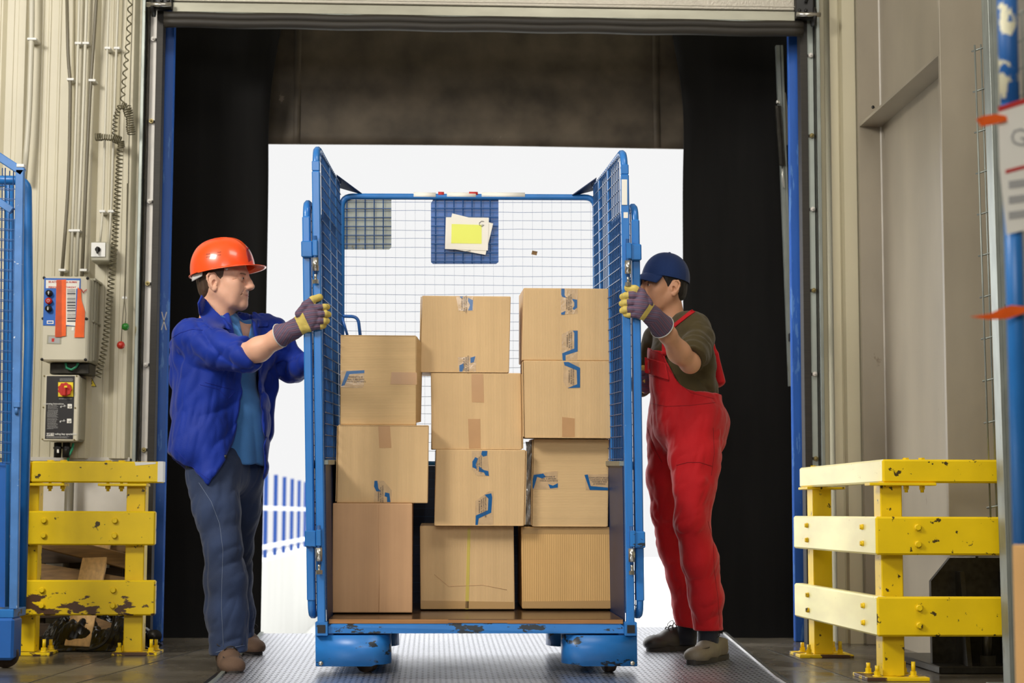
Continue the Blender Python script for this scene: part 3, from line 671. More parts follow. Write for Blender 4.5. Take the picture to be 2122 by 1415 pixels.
while yy < 666:
    h = rnd.choice((1, 1.6, 2.4, 3.2)); q.prism([P(*c, YX - .0058) for c in ((139, yy), (156.5, yy), (156.5, yy + h), (139, yy + h))], (0, .0004, 0)); yy += h + rnd.choice((1.1, 1.6, 2.2))
q.build('barcode_bars', M['ink'], sp_)
t1 = decal('orange_tape', 'orangetape', ((117, 580), (137, 579), (136.5, 696), (114, 698)), YX - .0066, cb)
decal('orange_tape_fold', 'orangedark', ((117, 581), (127.5, 580), (127.5, 698), (114.5, 698.5)), YX - .0074, cb)
decal('orange_tape', 'orangetape', ((161, 595), (168, 601), (169, 622), (176, 645), (174, 699), (154, 699), (158, 650)), YX - .0066, cb)
q = MB(); q.tube([P(a, b_, YX - .008) for a, b_ in ((167, 598), (170, 602), (173, 607), (175, 603), (180, 600))], .0022, 5); q.build('cord_end', M['inkr'], cb)
decal('window_frame', 'boxside', ((98, 694), (127, 695), (126, 713), (97, 712)), YX - .002, cb)
decal('window_glass', 'paperg', ((101, 697), (124, 698), (123, 711), (100, 710)), YX - .0025, cb)
decal('red_lamp', 'red', ((107, 701), (113, 701), (112, 708), (107, 708)), YX - .003, cb)
decal('paper_scrap', 'paper', ((149, 678), (154, 678), (153, 685), (148, 685)), YX - .002, cb)
q = MB(); q.box((x0 + .03, YX + .07, z0 - .055), (x1_ - .0, YW - .005, z0 - .002), .003)
q.build('mounting_bracket', M['steeld'], cb)
q = MB(); q.tube([P(a, b_, YX + .05) for a, b_ in ((136, 752), (138, 762), (148, 766), (158, 760), (162, 752))], .006, 6); q.build('earth_wire', M['greencable'], cb)
# lower isolator box
YY = 8.66
ib = thing('isolator_box', P(130, 914, YY), 'grey switch box with black panel and red rotary isolator, under the control box', 'switch box')
q = MB(); x0, z0, x1_, z1 = box_px(q, 88, 777, 164, 914, YY, YY + .03, .005); q.build('cover', M['boxgrey'], ib)
q = MB(); q.box((x0 + .004, YY + .03, z0 + .002), (x1_ + .004, YW - .03, z1 - .002), .01); q.build('housing', M['boxside'], ib)
pn = decal('black_panel', 'blackpanel', ((97, 779), (155, 779), (151, 910), (93, 909)), YY - .002, ib)
for px, py in ((92, 779), (159, 779), (90, 844), (156, 845), (88, 910), (154, 911)):
    q = MB(); c = P(px, py, YY); q.cyl(c, c + Vector((0, -.003, 0)), .004, n=10); q.build('screw', M['bronze'], ib)
q = MB(); q.prism([P(*c, YY - .003) for c in ((121, 792), (152, 792), (152, 822), (121, 822))], (0, -.006, 0)); yp = q.build('switch_plate', M['yellowsign'], ib)
q = MB(); c = P(135.5, 807, YY - .01); 
pts = [c + Vector(((.031 + .0022 * math.cos(9 * a * PI / 36)) * math.cos(a * PI / 36), 0, (.031 + .0022 * math.cos(9 * a * PI / 36)) * math.sin(a * PI / 36))) for a in range(72)]
q.prism(pts, (0, -.018, 0)); kn = q.build('rotary_knob', M['red'], ib)
q = MB(); q.box(c + Vector((-.008, -.032, -.031)), c + Vector((.008, -.018, .018)), .003); q.build('grip', M['red'], kn)
decal('pointer', 'yellowsign', ((133, 799), (139, 799), (139, 803), (133, 803)), YY - .0465, kn)
def textblock(par, x0_, x1b, ya, yb, n, Y, m='inkw', th=.8, seed=1):
    rn = random.Random(seed); q = MB()
    for k in range(n):
        y = ya + (yb - ya) * k / max(1, n - 1); x = x0_
        xe = x1b - rn.random() * (x1b - x0_) * .2
        while x < xe:
            w_ = rn.uniform(1.2, 4); q.prism([P(*c, Y) for c in ((x, y), (min(xe, x + w_), y), (min(xe, x + w_), y + th), (x, y + th))], (0, .0004, 0)); x += w_ + .7
    return q.build('small_print', M[m], par)
text('Operating Instructions', .0105, P(111, 836.5, YY - .0028), (1, 0, 0), (0, 0, 1), M['inkw'], pn, bold=.0002)
textblock(pn, 99, 122, 839.5, 846, 4, YY - .0028, 'paperg', .7, 2); textblock(pn, 99, 121, 849, 851, 2, YY - .0028, 'paperg', .7, 3)
textblock(pn, 98, 121, 853, 864, 7, YY - .0028, 'paperg', .7, 4); textblock(pn, 98, 120, 867, 886, 10, YY - .0028, 'paperg', .7, 5); textblock(pn, 97, 113, 888, 888.1, 1, YY - .0028, 'paperg', .7, 6)
textblock(pn, 124, 152, 784, 789, 4, YY - .0028, 'paperg', .6, 7); textblock(pn, 122, 151, 825, 826.5, 2, YY - .0028, 'paperg', .6, 8)
for py in (841, 871.5):
    dx = (841 - py) * .04
    decal('diagram_plate', 'paper', ((140 + dx, py - 4), (149 + dx, py - 4), (149 + dx, py + 5), (140 + dx, py + 5)), YY - .0028, pn)
    q = MB(); c = P(144.6 + dx, py + .5, YY - .0034); q.cyl(c, c + Vector((0, -.001, 0)), .007, n=16); q.build('diagram_dial', M['inkw'], pn)
    q = MB(); q.tube([P(a + dx, b_ + py, YY - .003) for a, b_ in ((126, 3), (127, 0), (130, 1), (133, 0), (137, 0))], .0012, 4)
    q.box(P(125 + dx, py + 3.5, YY - .004), P(127.5 + dx, py + .5, YY - .0028)); q.box(P(133 + dx, py + 2, YY - .004), P(134.5 + dx, py - 2.5, YY - .0028)); q.build('key_diagram', M['inkw'], pn)
decal('logo_block', 'paper', ((96, 897), (112, 897), (112, 903), (96, 903)), YY - .0028, pn)
text('HUFT TA', .012, P(104, 900, YY - .0036), (1, 0, 0), (0, 0, 1), M['ink'], pn, bold=.0005)
text('the loading bay specialists', .0125, P(130, 899.2, YY - .0028), (1, 0, 0), (0, 0, 1), M['inkw'], pn, bold=.0003)
textblock(pn, 96, 148, 904, 907, 3, YY - .0028, 'paperg', .6, 11)
q = MB()
for px in (120, 138): q.cyl(P(px, 917, 8.72), P(px - 1, 948, 8.72), .018, n=14); q.cyl(P(px, 926, 8.72), P(px, 930, 8.72), .022, n=6, smooth=False); 
q.build('cable_gland', M['black'], ib)
q = MB(); q.tube([P(a, b_, 8.72) for a, b_ in ((152, 918), (150, 930), (143, 944), (140, 955))], .006, 6); q.build('earth_wire', M['greencable'], ib)
decal('gland_label', 'white', ((118, 931), (122, 931), (122, 938), (118, 938)), 8.70, ib)
# warning stickers
def warn(cx_, cy_, Y, lab, s=1.0):
    tri = [P(cx_, cy_ - 10 * s, Y), P(cx_ - 11 * s, cy_ + 10 * s, Y), P(cx_ + 11 * s, cy_ + 10 * s, Y)]
    q = MB(); q.prism(tri, (0, .0012, 0)); o = q.build('warning_sticker', M['black']); tag(o, lab, 'warning sticker')
    g = sum(tri, Vector()) / 3; q = MB(); q.prism([g + (p - g) * .86 + Vector((0, -.0007, 0)) for p in tri], (0, .0006, 0)); q.build('yellow_face', M['yellowsign'], o)
    q = MB(); q.prism([g + Vector((x * s, -.0014, z * s)) for x, z in ((.003, .016), (-.006, -.002), (0, -.002), (-.003, -.014), (.007, .003), (.001, .003), (.006, .016))], (0, .0006, 0)); q.build('lightning_mark', M['black'], o)
warn(189, 791, YW - .004, 'yellow triangle electric shock warning sticker on the cladding under the coiled cable')
# small rotary switch
rs = thing('rotary_switch', P(208, 542, 8.72), 'small square grey rotary switch on the cladding above the pull cords', 'switch')
q = MB(); x0, z0, x1_, z1 = box_px(q, 188, 501, 228, 541, 8.72, 8.856, .006); q.build('housing', M['boxside'], rs)
q = MB(); q.prism([P(*c, 8.717) for c in ((189.5, 503), (218.5, 503), (218, 532), (189, 532))], (0, -.004, 0)); q.build('face_plate', M['white'], rs)
q = MB(); c = P(203, 517, 8.712); q.cyl(c, c + Vector((0, -.008, 0)), .013, n=16); q.box(c + Vector((-.005, -.024, -.022)), c + Vector((.005, -.006, .012)), .003); q.build('lever', M['black'], rs)
# pull cords
pc = thing('pull_cord', P(258, 420, 8.72), 'pair of door pull cords ending in a green ball and a red ball', 'pull cord')
q = MB(); q.tube([P(264, 380, 8.80), P(262, 500, 8.78), P(258, 618, 8.76)], .0025, 5); q.tube([P(266, 380, 8.80), P(263, 500, 8.78), P(259, 618, 8.76)], .0025, 5)
q.tube([P(258, 618, 8.76), P(261, 650, 8.74), P(260, 678, 8.74)], .0025, 5); q.tube([P(258, 618, 8.76), P(254, 660, 8.74), P(251, 715, 8.74)], .0025, 5); q.tube([P(266, 380, 8.80), P(269, 200, 8.80), P(276, -40, 8.80)], .0025, 5); q.build('cord', M['cable'], pc)
q = MB(); c = P(258, 617, 8.765); q.box(c - Vector((.012, .006, .006)), c + Vector((.012, .006, .006)), .002); q.build('cord_clip', M['white'], pc)
q = MB(); q.ball(P(260, 677, 8.74), .0185); q.build('green_ball', M['green'], pc)
q = MB(); q.ball(P(250.5, 715, 8.74), .0195); q.build('red_ball', M['redb'], pc)
# stub pipe below the cladding
q = MB(); q.cyl((px2x(144, 8.82, 1000), 8.82, .02), (px2x(144, 8.82, 1000), 8.82, ZP - .02), .022, n=14); o = q.build('drain_pipe', M['cable']); tag(o, 'short grey pipe rising behind the left yellow barrier', 'pipe')

# ------------------------------------------------------------------ timber and foil behind the left barrier
def plank(lab, A, B, wd, th, m, cat='plank', up=(0, -1, .2)):
    q = MB(); q.obox(A, B, wd, th, up=up, bev=.003); o = q.build('wooden_plank', M[m]); tag(o, lab, cat); return o
plank('clean raw wooden board leaning upright behind the left yellow barrier', P(160, 1341, 8.36), P(212, 1085, 8.72), .115, .028, 'wood')
plank('old brown board sloping down to the right behind the left barrier, upper one', P(75, 1118, 8.62), P(270, 1165, 8.62), .07, .03, 'woodold')
plank('old brown board sloping low behind the left barrier, lower one', P(80, 1185, 8.66), P(262, 1215, 8.60), .08, .03, 'woodold')
plank('broken brown board near the floor right of the clean leaning board', P(185, 1296, 8.45), P(262, 1325, 8.4), .09, .03, 'woodold')
plank('old brown board tilted up at the right end behind the left barrier', P(225, 1128, 8.72), P(300, 1118, 8.72), .10, .02, 'woodold')
pal = thing('wooden_pallet', (px2x(175, 8.8), 8.78, 0), 'dark weathered pallet leaning on the wall behind the left barrier', 'pallet')
M['woodgrey'] = mat('grey_brown_wood', (62, 48, 34), .8, var=.35, vscale=8, stretch=(.8, 8, 8))
for zz_ in (.03, .16, .29, .42):
    q = MB(); q.box((px2x(78, 8.8), 8.765, zz_), (px2x(268, 8.8), 8.785, zz_ + .105), .003, lambda p: Vector((p.x, p.y + .05 - .10 * p.z, p.z + .02 * p.x))); q.build('slat', M['woodgrey'], pal)
for px in (88, 172, 255):
    q = MB(); q.box((px2x(px, 8.8) - .04, 8.79, .0), (px2x(px, 8.8) + .04, 8.82, .52), .003, lambda p: Vector((p.x, p.y + .05 - .10 * p.z, p.z))); q.build('bearer', M['woodgrey'], pal)
q = MB(); c_ = PZ(1790, 1290, 0); q.prism([(c_.x, 8.3, 0), (c_.x + .20, 8.3, 0), (c_.x + .20, 8.3, .40), (c_.x + .13, 8.3, .40), (c_.x, 8.3, .27)], (0, .12, 0), bev=.01); o = q.build('rubber_buffer', M['blackrub']); tag(o, 'dark rubber block standing behind the right yellow barrier', 'buffer block')
def foil(u, v):
    x = px2x(88, 8.5) + u * .56; y = 8.34 + v * .36; h = .05 + .075 * noise.noise(Vector((u * 6, v * 4, 3))) + .10 * math.sin(PI * u) * math.sin(PI * min(1, v * 1.2)) 
    e = min(u, 1 - u, v, 1 - v) * 8
    return Vector((x, y, max(.003, h * min(1, e) + .02 * min(1, e) * noise.noise(Vector((u * 25, v * 20, 1))) + .004)))
q = MB(); q.grid(foil, 60, 40, .002, smooth=False); o = q.build('black_foil', M['plasticfoil']); tag(o, 'heap of crumpled black plastic film on the floor behind the left barrier', 'plastic film')
q = MB(); q.tube(rpath([PZ(70, 1336, .01), PZ(120, 1343, .01), PZ(190, 1347, .01), P(222, 1330, 8.3), P(236, 1290, 8.3), P(239, 1262, 8.3)], .2, 8), .007, 8); o = q.build('loose_cable', M['steeld']); tag(o, 'grey cable curling on the floor and up behind the left barrier', 'cable')
q = MB(); q.cyl(P(313, 1318, 8.6), P(322, 1318, 8.45), .03, n=16); o = q.build('pipe_end', M['black']); tag(o, 'short black pipe end on the floor by the right post of the left barrier', 'pipe')
# ================================================================== roll cage trolley
YC0 = 7.10; XC = P(989.5, 1300, YC0).x; DP = .85; TILT = .028
HW = P(1307, 1300, YC0).x - XC
def T(x, y, z):
    """cart local -> world: it stands on the rising ramp, the side panels lean a little to the left, and it narrows to the back"""
    k = .024 + (.013 - .024) * (x + HW) / (2 * HW)
    return Vector((XC + x * (1 - .062 * y / DP) - k * z, YC0 + y - TILT * z, z + ramp(YC0) + TILT * y))
def TP(px, py, y):
    """world point on the cart's own cross plane y seen at that place of the photo"""
    Y = YC0 + y
    for _ in range(4): q = P(px, py, Y); Y = YC0 + y - TILT * q.z
    return q
cart = thing('roll_cage', (XC, YC0 + .4, 0), 'tall blue wheeled roll cage loaded with cardboard boxes, between the two men', 'roll cage')
def tb(q, pts, r, n=8, rr=.0): 
    pts = [Vector(p) for p in pts]
    if rr: pts = rpath(pts, rr, 6)
    q.tube([T(*p) for p in pts], r, n)
def bx(q, lo, hi, bev=.002): q.box(lo, hi, bev, lambda p: T(*p))
ZT = P(989, 307, 7.05).z - .006; ZLOW = .195
# deck
q = MB(); bx(q, (-.575, .012, .196), (.575, DP - .01, .214), .001); tr = q.build('deck_board', M['tray'], cart)
q = MB(); bx(q, (-.572, .008, .197), (-.11, .0125, .213), 0); bx(q, (-.11, .009, .199), (.12, .0125, .211), 0); bx(q, (.12, .008, .197), (.572, .0125, .212), 0); q.build('board_edge', M['plyedge'], tr)
q = MB()
q.prism([T(-.575, 0, .160), T(.575, 0, .160), T(.575, 0, .186), T(.555, .014, .200), T(-.555, .014, .200), T(-.575, 0, .186)], (0, .03, 0)); bx(q, (-.575, .03, .16), (.575, .05, .195)); bx(q, (-.575, DP - .04, .15), (.575, DP, .195))
for s in (-1, 1): bx(q, (s * .575 - .02, .02, .15), (s * .575 + .02, DP, .195))
q.build('deck_frame', M['bluechip'], cart)
# corner shrouds and casters
for sx in (-1, 1):
    for back in (0, 1):
        x0 = sx * (HW + .026); xi = sx * (HW + .026 - .285); y0 = DP - .16 if back else 0.0; y1 = y0 + .17; zt_, zb_ = .152, .033
        pts = [(x0, y0), (xi + sx * .07, y0)]
        for a in range(1, 14): t = a / 14 * PI; pts.append((xi + sx * .07 - sx * .075 * math.sin(t), y0 + .085 - .085 * math.cos(t)))
        pts += [(xi + sx * .07, y1), (x0, y1)]
        q = MB(); t_ = bmesh.new()
        if back: pts = [(p[0], p[1]) for p in pts]
        n = len(pts)
        for (za, zb2, ins) in ((zt_, zb_, 0),):
            A = [t_.verts.new(T(p[0], p[1], zt_)) for p in pts]; B = [t_.verts.new(T(p[0], p[1], zb_ + (.006 if 2 <= i <= 15 else 0))) for i, p in enumerate(pts)]
            for i in range(n): t_.faces.new((A[i], A[(i + 1) % n], B[(i + 1) % n], B[i]))
            t_.faces.new(A)
            bmesh.ops.recalc_face_normals(t_, faces=list(t_.faces)); bmesh.ops.solidify(t_, geom=list(t_.faces), thickness=.003)
        q._join(t_, True); sh = q.build('caster_shroud', M['bluechip'], cart)
        if not back:
            q = MB(); q.cyl(T(sx * (HW + .006), -.001, .045), T(sx * (HW + .006), -.008, .045), .009, n=12); q.build('shroud_bolt', M['steel'], sh)
        q = MB(); cx_ = sx * (HW - .165 if sx < 0 else HW - .075); ang = (.5 if sx < 0 else 1.05); c = T(cx_, y0 + .085, .0); c.z = ramp(c.y) + .052
        ax = Vector((math.sin(ang), math.cos(ang) * .6, 0)).normalized()
        q.cyl(c - ax * .016, c + ax * .016, .05, n=28); q.cyl(c - ax * .02, c + ax * .02, .02, n=16); wl = q.build('wheel', M['wheel'], cart)
        q = MB()
        for s2 in (-1, 1): q.obox(c + ax * .024 * s2, c + ax * .024 * s2 + Vector((0, 0, .09)), .03, .004, up=ax)
        q.cyl(c - ax * .027, c + ax * .027, .007); q.build('fork', M['steeld'], wl)
# sides
pitch = .0445
for sx in (-1, 1):
    side = MB()
    # front upright (flat tube), top arch, rear tube
    x = sx * HW
    pts = [(x, .0, .16), (x, .0, ZT), (x, DP - .02, ZT - .02), (x, DP - .02, .16)]
    q = side; P_ = rpath([Vector(p) for p in pts], .09, 8)
    q.tube([T(*p) for p in P_], .015, 8)
    bx(q, (x - .0155, -.018, .20), (x + .0155, .017, ZT - .1), .004)
    bx(q, (x - .0150, -.0165, ZT - .1), (x + .0150, .012, ZT - .06), .003)
    bx(q, (x - .008 - sx * .012, .33, .82), (x + .008 - sx * .012, .36, ZT - .02), .002)
    bx(q, (x - .008 - sx * .012, .60, .82), (x + .008 - sx * .012, .63, ZT - .02), .002)
    fr = q.build('side_frame', M['bluegate'], cart)
    q = MB(); xi = x - sx * .018; y = .03
    while y < DP - .03:
        q.tube([T(xi, y, .82), T(xi, y, ZT - .015 - (.05 * max(0, (.07 - y)) / .07))], .0024, 4, smooth=False); y += pitch
    z = .84
    while z < ZT - .02:
        q.tube([T(xi - sx * .002, .01, z), T(xi - sx * .002, DP - .03, z)], .0024, 4, smooth=False); z += pitch
    q.build('side_mesh', M['wire'], cart)
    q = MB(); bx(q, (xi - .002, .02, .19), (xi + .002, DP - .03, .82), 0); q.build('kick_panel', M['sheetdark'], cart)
    q = MB(); bx(q, (xi - .010 - sx * .004, .015, .812), (xi + .010 - sx * .004, DP - .03, .832), .002); q.build('panel_rim', M['zinc'], cart)
    # socket at the foot of the upright
    q = MB(); bx(q, (x - .024, -.018, .152), (x + .024, .02, .205), .002); sk = q.build('corner_socket', M['bluechip'], cart)
    q = MB(); bx(q, (x - .015, -.0205, .163), (x + .015, -.0175, .194), 0); q.build('socket_hole', M['black'], sk)
    # door leaf folded back flat along the outside
    g = MB(); xo = x + sx * (.040); z0, z1 = .225, P(640, 424, YC0).z; y0, y1 = .004, .60
    xo0 = xo + sx * .0
    def TG(p): return T(p[0] - (0), p[1], p[2])
    pl = rpath([Vector(p) for p in ((xo, y0, z0), (xo, y0, z1), (xo, y1, z1), (xo, y1, z0), (xo, y0, z0 + .0))], .06, 6)
    pl = rpath([Vector((xo, (y0 + y1) / 2, z0)), Vector((xo, y0, z0)), Vector((xo, y0, z1)), Vector((xo, y1, z1)), Vector((xo, y1, z0)), Vector((xo, (y0 + y1) / 2, z0))], .07, 6)
    q = g; q.tube([TG(p) for p in pl], .0150, 8)
    bx(q, (xo - .0155, y0 - .0175, z0 + .06), (xo + .0155, y0 + .02, z1 - .06), .005)
    bx(q, (xo - .008, y0, .80), (xo + .008, y1, .83)); gate = q.build('folded_door', M['bluegate'] if 1 else 0, cart)
    q = MB(); xg = xo - sx * .012; y = y0 + .04
    while y < y1: q.tube([T(xg, y, z0), T(xg, y, z1)], .0022, 4, smooth=False); y += pitch
    z = z0 + .04
    while z < z1: q.tube([T(xg, y0, z), T(xg, y1, z)], .0022, 4, smooth=False); z += pitch
    q.build('door_mesh', M['wire'], gate)
    for py in (518, 1117):
        zc = TP(672, py, -.02).z
        q = MB(); bx(q, (min(xo + sx * .018, x + sx * .014) , -.036, zc - .034), (max(xo + sx * .018, x + sx * .014), -.012, zc + .03), .004)
        bx(q, (x - .008 + sx * .006, -.045, zc - .03), (x + .012 + sx * .006, -.012, zc + .034), .003)
        hg = q.build('hinge_clamp', M['bluechip'], cart)
        q = MB(); q.cyl(T(x + sx * .004, -.036, zc - .10), T(x + sx * .004, -.036, zc + .05), .0075, n=12); q.build('hinge_pin', M['wire'], hg)
        q = MB(); q.cyl(T(x + sx * .004, -.036, zc - .088), T(x + sx * .004, -.036, zc - .036), .0125, n=16)
        q.cyl(T(x + sx * .004, -.036, zc - .138), T(x + sx * .004, -.036, zc - .122), .0125, n=6, smooth=False); q.cyl(T(x + sx * .004, -.036, zc - .13), T(x + sx * .004, -.036, zc - .09), .006, n=10); q.build('hinge_barrel', M['steel'], hg)
    # corner gusset at the back
    q = MB(); zz = ZT - .045; q.prism([T(x * .985, DP - .10, zz + .05), T(x * .985, DP + .0, zz + .01), T(x - sx * .12, DP - .0, zz - .02), T(x - sx * .10, DP - .03, zz - .01)], (0, 0, .004)); q.build('corner_gusset', M['sheetdark'], cart)
# tape patches on the right arch
q = MB()
a_, b_ = TP(1288, 372, -.014), TP(1301, 425, -.014); q.box((a_.x, a_.y - .004, b_.z), (b_.x - .003, a_.y - .001, a_.z)); a_, b_ = TP(1292, 440, -.014), TP(1301, 452, -.014); q.box((a_.x, a_.y - .004, b_.z), (b_.x, a_.y - .001, a_.z)); q.build('tape_remnant', M['paper'], cart)
# back frame
q = MB(); ZB = TP(970, 407, DP).z
def loc(p):    # world -> local, good enough for the back plane
    return p
bL, bR = TP(708, 407, DP), TP(1234, 409, DP); fL, fR = TP(706, 1255, DP), TP(1238, 1255, DP)
q.tube(rpath([fL, Vector((bL.x, bL.y, bL.z)), bR, fR], .05, 6), .0145, 8)
q.tube([fL + Vector((0, 0, .62)), fR + Vector((0, 0, .62))], .01, 8)
bf = q.build('back_frame', M['blue'], cart)
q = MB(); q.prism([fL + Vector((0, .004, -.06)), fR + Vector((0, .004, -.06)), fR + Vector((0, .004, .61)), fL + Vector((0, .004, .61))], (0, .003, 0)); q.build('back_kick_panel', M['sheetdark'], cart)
q = MB(); xx0, xx1 = bL.x + .01, bR.x - .01; n = 26
for i in range(n):
    t = (i + .5) / n; a_ = bL.lerp(bR, t); c_ = fL.lerp(fR, t); q.tube([c_, a_], .0003, 4, smooth=False)
q.build('back_mesh_uprights', M['wire'], cart)
q = MB(); nz = 44
for i in range(nz):
    t = (i + .6) / nz; a_ = bL.lerp(fL, t); c_ = bR.lerp(fR, t); sag = .004 * math.sin(i * 1.7)
    q.tube([a_ + Vector((.008, -.002, 0)), a_.lerp(c_, .3) + Vector((0, -.002, sag)), a_.lerp(c_, .7) + Vector((0, -.002, -sag)), c_ + Vector((-.008, -.002, 0))], .0011, 4, smooth=False)
q.build('back_mesh_rungs', M['wire'], cart)
def cartdecal(name, m, pts, y, par, th=.001):
    q = MB(); q.prism([TP(a, b_, y) for a, b_ in pts], (0, th, 0)); return q.build(name, M[m], par)
# heavier wires over the plates
def plate(name, m, l, t, r, b_, par):
    o = cartdecal(name, m, ((l + 5, t), (r, t), (r, b_ - 4), (r - 5, b_), (l + 4, b_), (l, b_ - 4), (l, t + 8)), DP + .006, par, .0015)
    q = MB(); x = l + 10
    while x < r: q.tube([TP(x, t - 2, DP - .003), TP(x, b_ - 1, DP - .003)], .0022, 4, smooth=False); x += 18.8
    y = t + 18
    while y < b_: q.tube([TP(l, y, DP - .005), TP(r, y, DP - .005)], .0024, 4, smooth=False); y += 18.4
    q.build('plate_wires', M['wire'], o); return o
plate('corner_plate', 'zinc', 709, 414, 811, 517, cart)
pl_ = plate('centre_plate', 'sheetblue', 893, 413, 1033, 547, cart)
cartdecal('paper_sheet', 'paper', ((937, 442), (1022, 463), (1006, 528), (922, 513)), DP - .012, pl_, .0005)
ps = cartdecal('paper_sheet', 'paper', ((924, 450), (1013, 451), (1011, 519), (922, 516)), DP - .014, pl_, .0005)
cartdecal('yellow_label', 'paperyel', ((936, 464), (998, 466), (998, 505), (935, 504)), DP - .015, pl_, .0003)
q = MB(); q.tube([TP(a, b_, DP - .0155) for a, b_ in ((1003, 459), (998, 458), (993, 462), (994, 467), (999, 469), (1003, 466), (998, 466))], .0011, 4); q.build('pen_mark', M['ink'], pl_)
q = MB(); q.tube([TP(a, b_, DP - .0155) for a, b_ in ((925, 518), (935, 521), (950, 521), (962, 522), (975, 519))], .0012, 4); q.build('pen_mark', M['ink'], pl_)
for l, r, m in ((857, 903, 'paper'), (926, 986, 'paper'), (998, 1088, 'paper')):
    a_, c_ = TP(l, 407, DP - .016), TP(r, 407.5, DP - .016); q = MB(); q.tube([Vector((a_.x, bL.y, TP(l, 405.5, DP).z)), Vector((c_.x, bR.y, TP(r, 406, DP).z))], .0152, 8); q.build('tape_remnant', M[m], cart)
for l, r in ((908, 920), (972, 990)):
    a_, c_ = TP(l, 407, DP), TP(r, 407.5, DP); q = MB(); q.tube([Vector((a_.x, bL.y - .001, TP(l, 402.5, DP).z)), Vector((c_.x, bR.y - .001, TP(r, 402.8, DP).z))], .0115, 8); q.build('red_tape_remnant', M['inkr'], cart)
cartdecal('wire_tag', 'woodold', ((1103, 519), (1114, 521), (1112, 529), (1101, 527)), DP - .008, cart)
q = MB(); q.tube(rpath([TP(704, 655, DP - .03), TP(742, 656, DP - .03), TP(747, 700, DP - .03)], .03, 6), .0075, 8); q.tube([TP(709, 657, DP - .03), TP(720, 695, DP - .03)], .006, 8); q.build('inner_handle', M['sheetblue'], cart)

# ------------------------------------------------------------------ the eleven cardboard boxes
GRP = 'cardboard boxes stacked in the roll cage'
WTXT = ('WARNING: IF', 'SEAL IS BROKEN', 'CHECK CONTENTS', 'BEFORE ACCEPTANCE')
def carton_box(l, t, r, bt, Y, m, label, dep=.34, zbase=None, flaps='', tapes=(), skew=(0, 0)):
    a, b_ = P(l, bt, Y), P(r, t, Y)
    z0 = a.z if zbase is None else zbase; z1 = b_.z
    fn = lambda p: Vector((p.x + skew[0] * (p.z - z0) + .003 * math.sin(p.z * 9) * (1 if p.y < Y + .01 else 0), p.y, p.z + TILT * (p.y - Y) + skew[1] * (p.x - a.x)))
    q = MB(); q.box((a.x, Y, z0 + .001), (b_.x, Y + dep, z1), .004, lambda p: p, seg=2)
    q.bm.faces.ensure_lookup_table()
    bmesh.ops.bisect_plane  # (kept plain)
    for v in q.bm.verts: v.co = fn(v.co)
    o = q.build('cardboard_box', M[m]); tag(o, label, 'cardboard box', GRP)
    th = .0035
    for f in flaps:
        q = MB()
        if f == 'l': q.box((a.x - th - .0015, Y - .001, z0 + .006), (a.x - .0015, Y + dep * .6, z1 - .004), .001, fn)
        if f == 'r': q.box((b_.x + .0015, Y - .001, z0 + .006), (b_.x + th + .0015, Y + dep * .6, z1 - .004), .001, fn)
        if f == 't': q.box((a.x + .004, Y - .002, z1 - .0035), (b_.x - .004, Y + dep * .5, z1 - .0004), .001, fn)
        if f == 'b': q.box((a.x + .006, Y - .003, z0 + .001), (b_.x - .006, Y + .01, z0 + .0045), .001, fn)
        if f == 'R':   # side flap standing open
            q.prism([Vector((b_.x - .002, Y + .004, z0 + .01)), Vector((b_.x - .002, Y + .004, z1 - .003)), Vector((b_.x + .022, Y + .10, z1 - .03)), Vector((b_.x + .018, Y + .10, z0 + .02))], (.003, 0, 0))
        q.build('flap', M[m], o)
    for tp in tapes:
        kind = tp[0]; e = .0008
        if kind == 'tan' or kind == 'clear':
            d = MB(); d.prism([P(x, y, Y - e) for x, y in tp[1]], (0, .0012, 0)); tape = d.build('packing_tape', M['tape' if kind == 'tan' else 'tapeclear'], o)
            for poly in (tp[2] if len(tp) > 2 else ()):
                d = MB(); d.prism([P(x, y, Y - e - .0006) for x, y in poly], (0, .0005, 0)); d.build('blue_stripe', M['tapeblue'], tape)
            if len(tp) > 3:
                cx_, cy_, ang, n, sz = tp[3]; ux = Vector((math.cos(ang), 0, math.sin(ang))); uz = Vector((-math.sin(ang), 0, math.cos(ang)))
                c = P(cx_, cy_, Y - e - .0006)
                for k in range(n): text(WTXT[k % 4], sz, c + uz * (n / 2 - k - .5) * sz * 1.0, ux, uz, M['ink'], tape, ext=.0001)
        elif kind == 'strap':
            d = MB(); d.prism([P(x, y, Y - e) for x, y in tp[1]], (0, .0012, 0)); d.build('yellow_strap', M['tapeyel'], o)
        elif kind == 'crease':
            d = MB(); d.tube([P(x, y, Y - .0004) for x, y in tp[1]], .0009, 4); d.build('crease', M['card_b'], o)
        elif kind == 'band':
            d = MB(); d.prism([P(x, y, Y - e) for x, y in tp[1]], (0, .0012, 0)); d.build('clear_band', M['bandtape'], o)
    return o, z1
M['bandtape'] = mat('amber_clear_tape', (184, 148, 98), .25)
YL, YM_, YR = 7.33, 7.50, 7.50
Hh = PI / 2
o, zt1 = carton_box(687, 1043, 855, 1270, YL, 'card_b', 'plain brown cardboard box with an upright seam, bottom of the left stack', .40, flaps='', tapes=[('crease', ((785, 1045), (784, 1100), (786, 1180), (785, 1268)))])
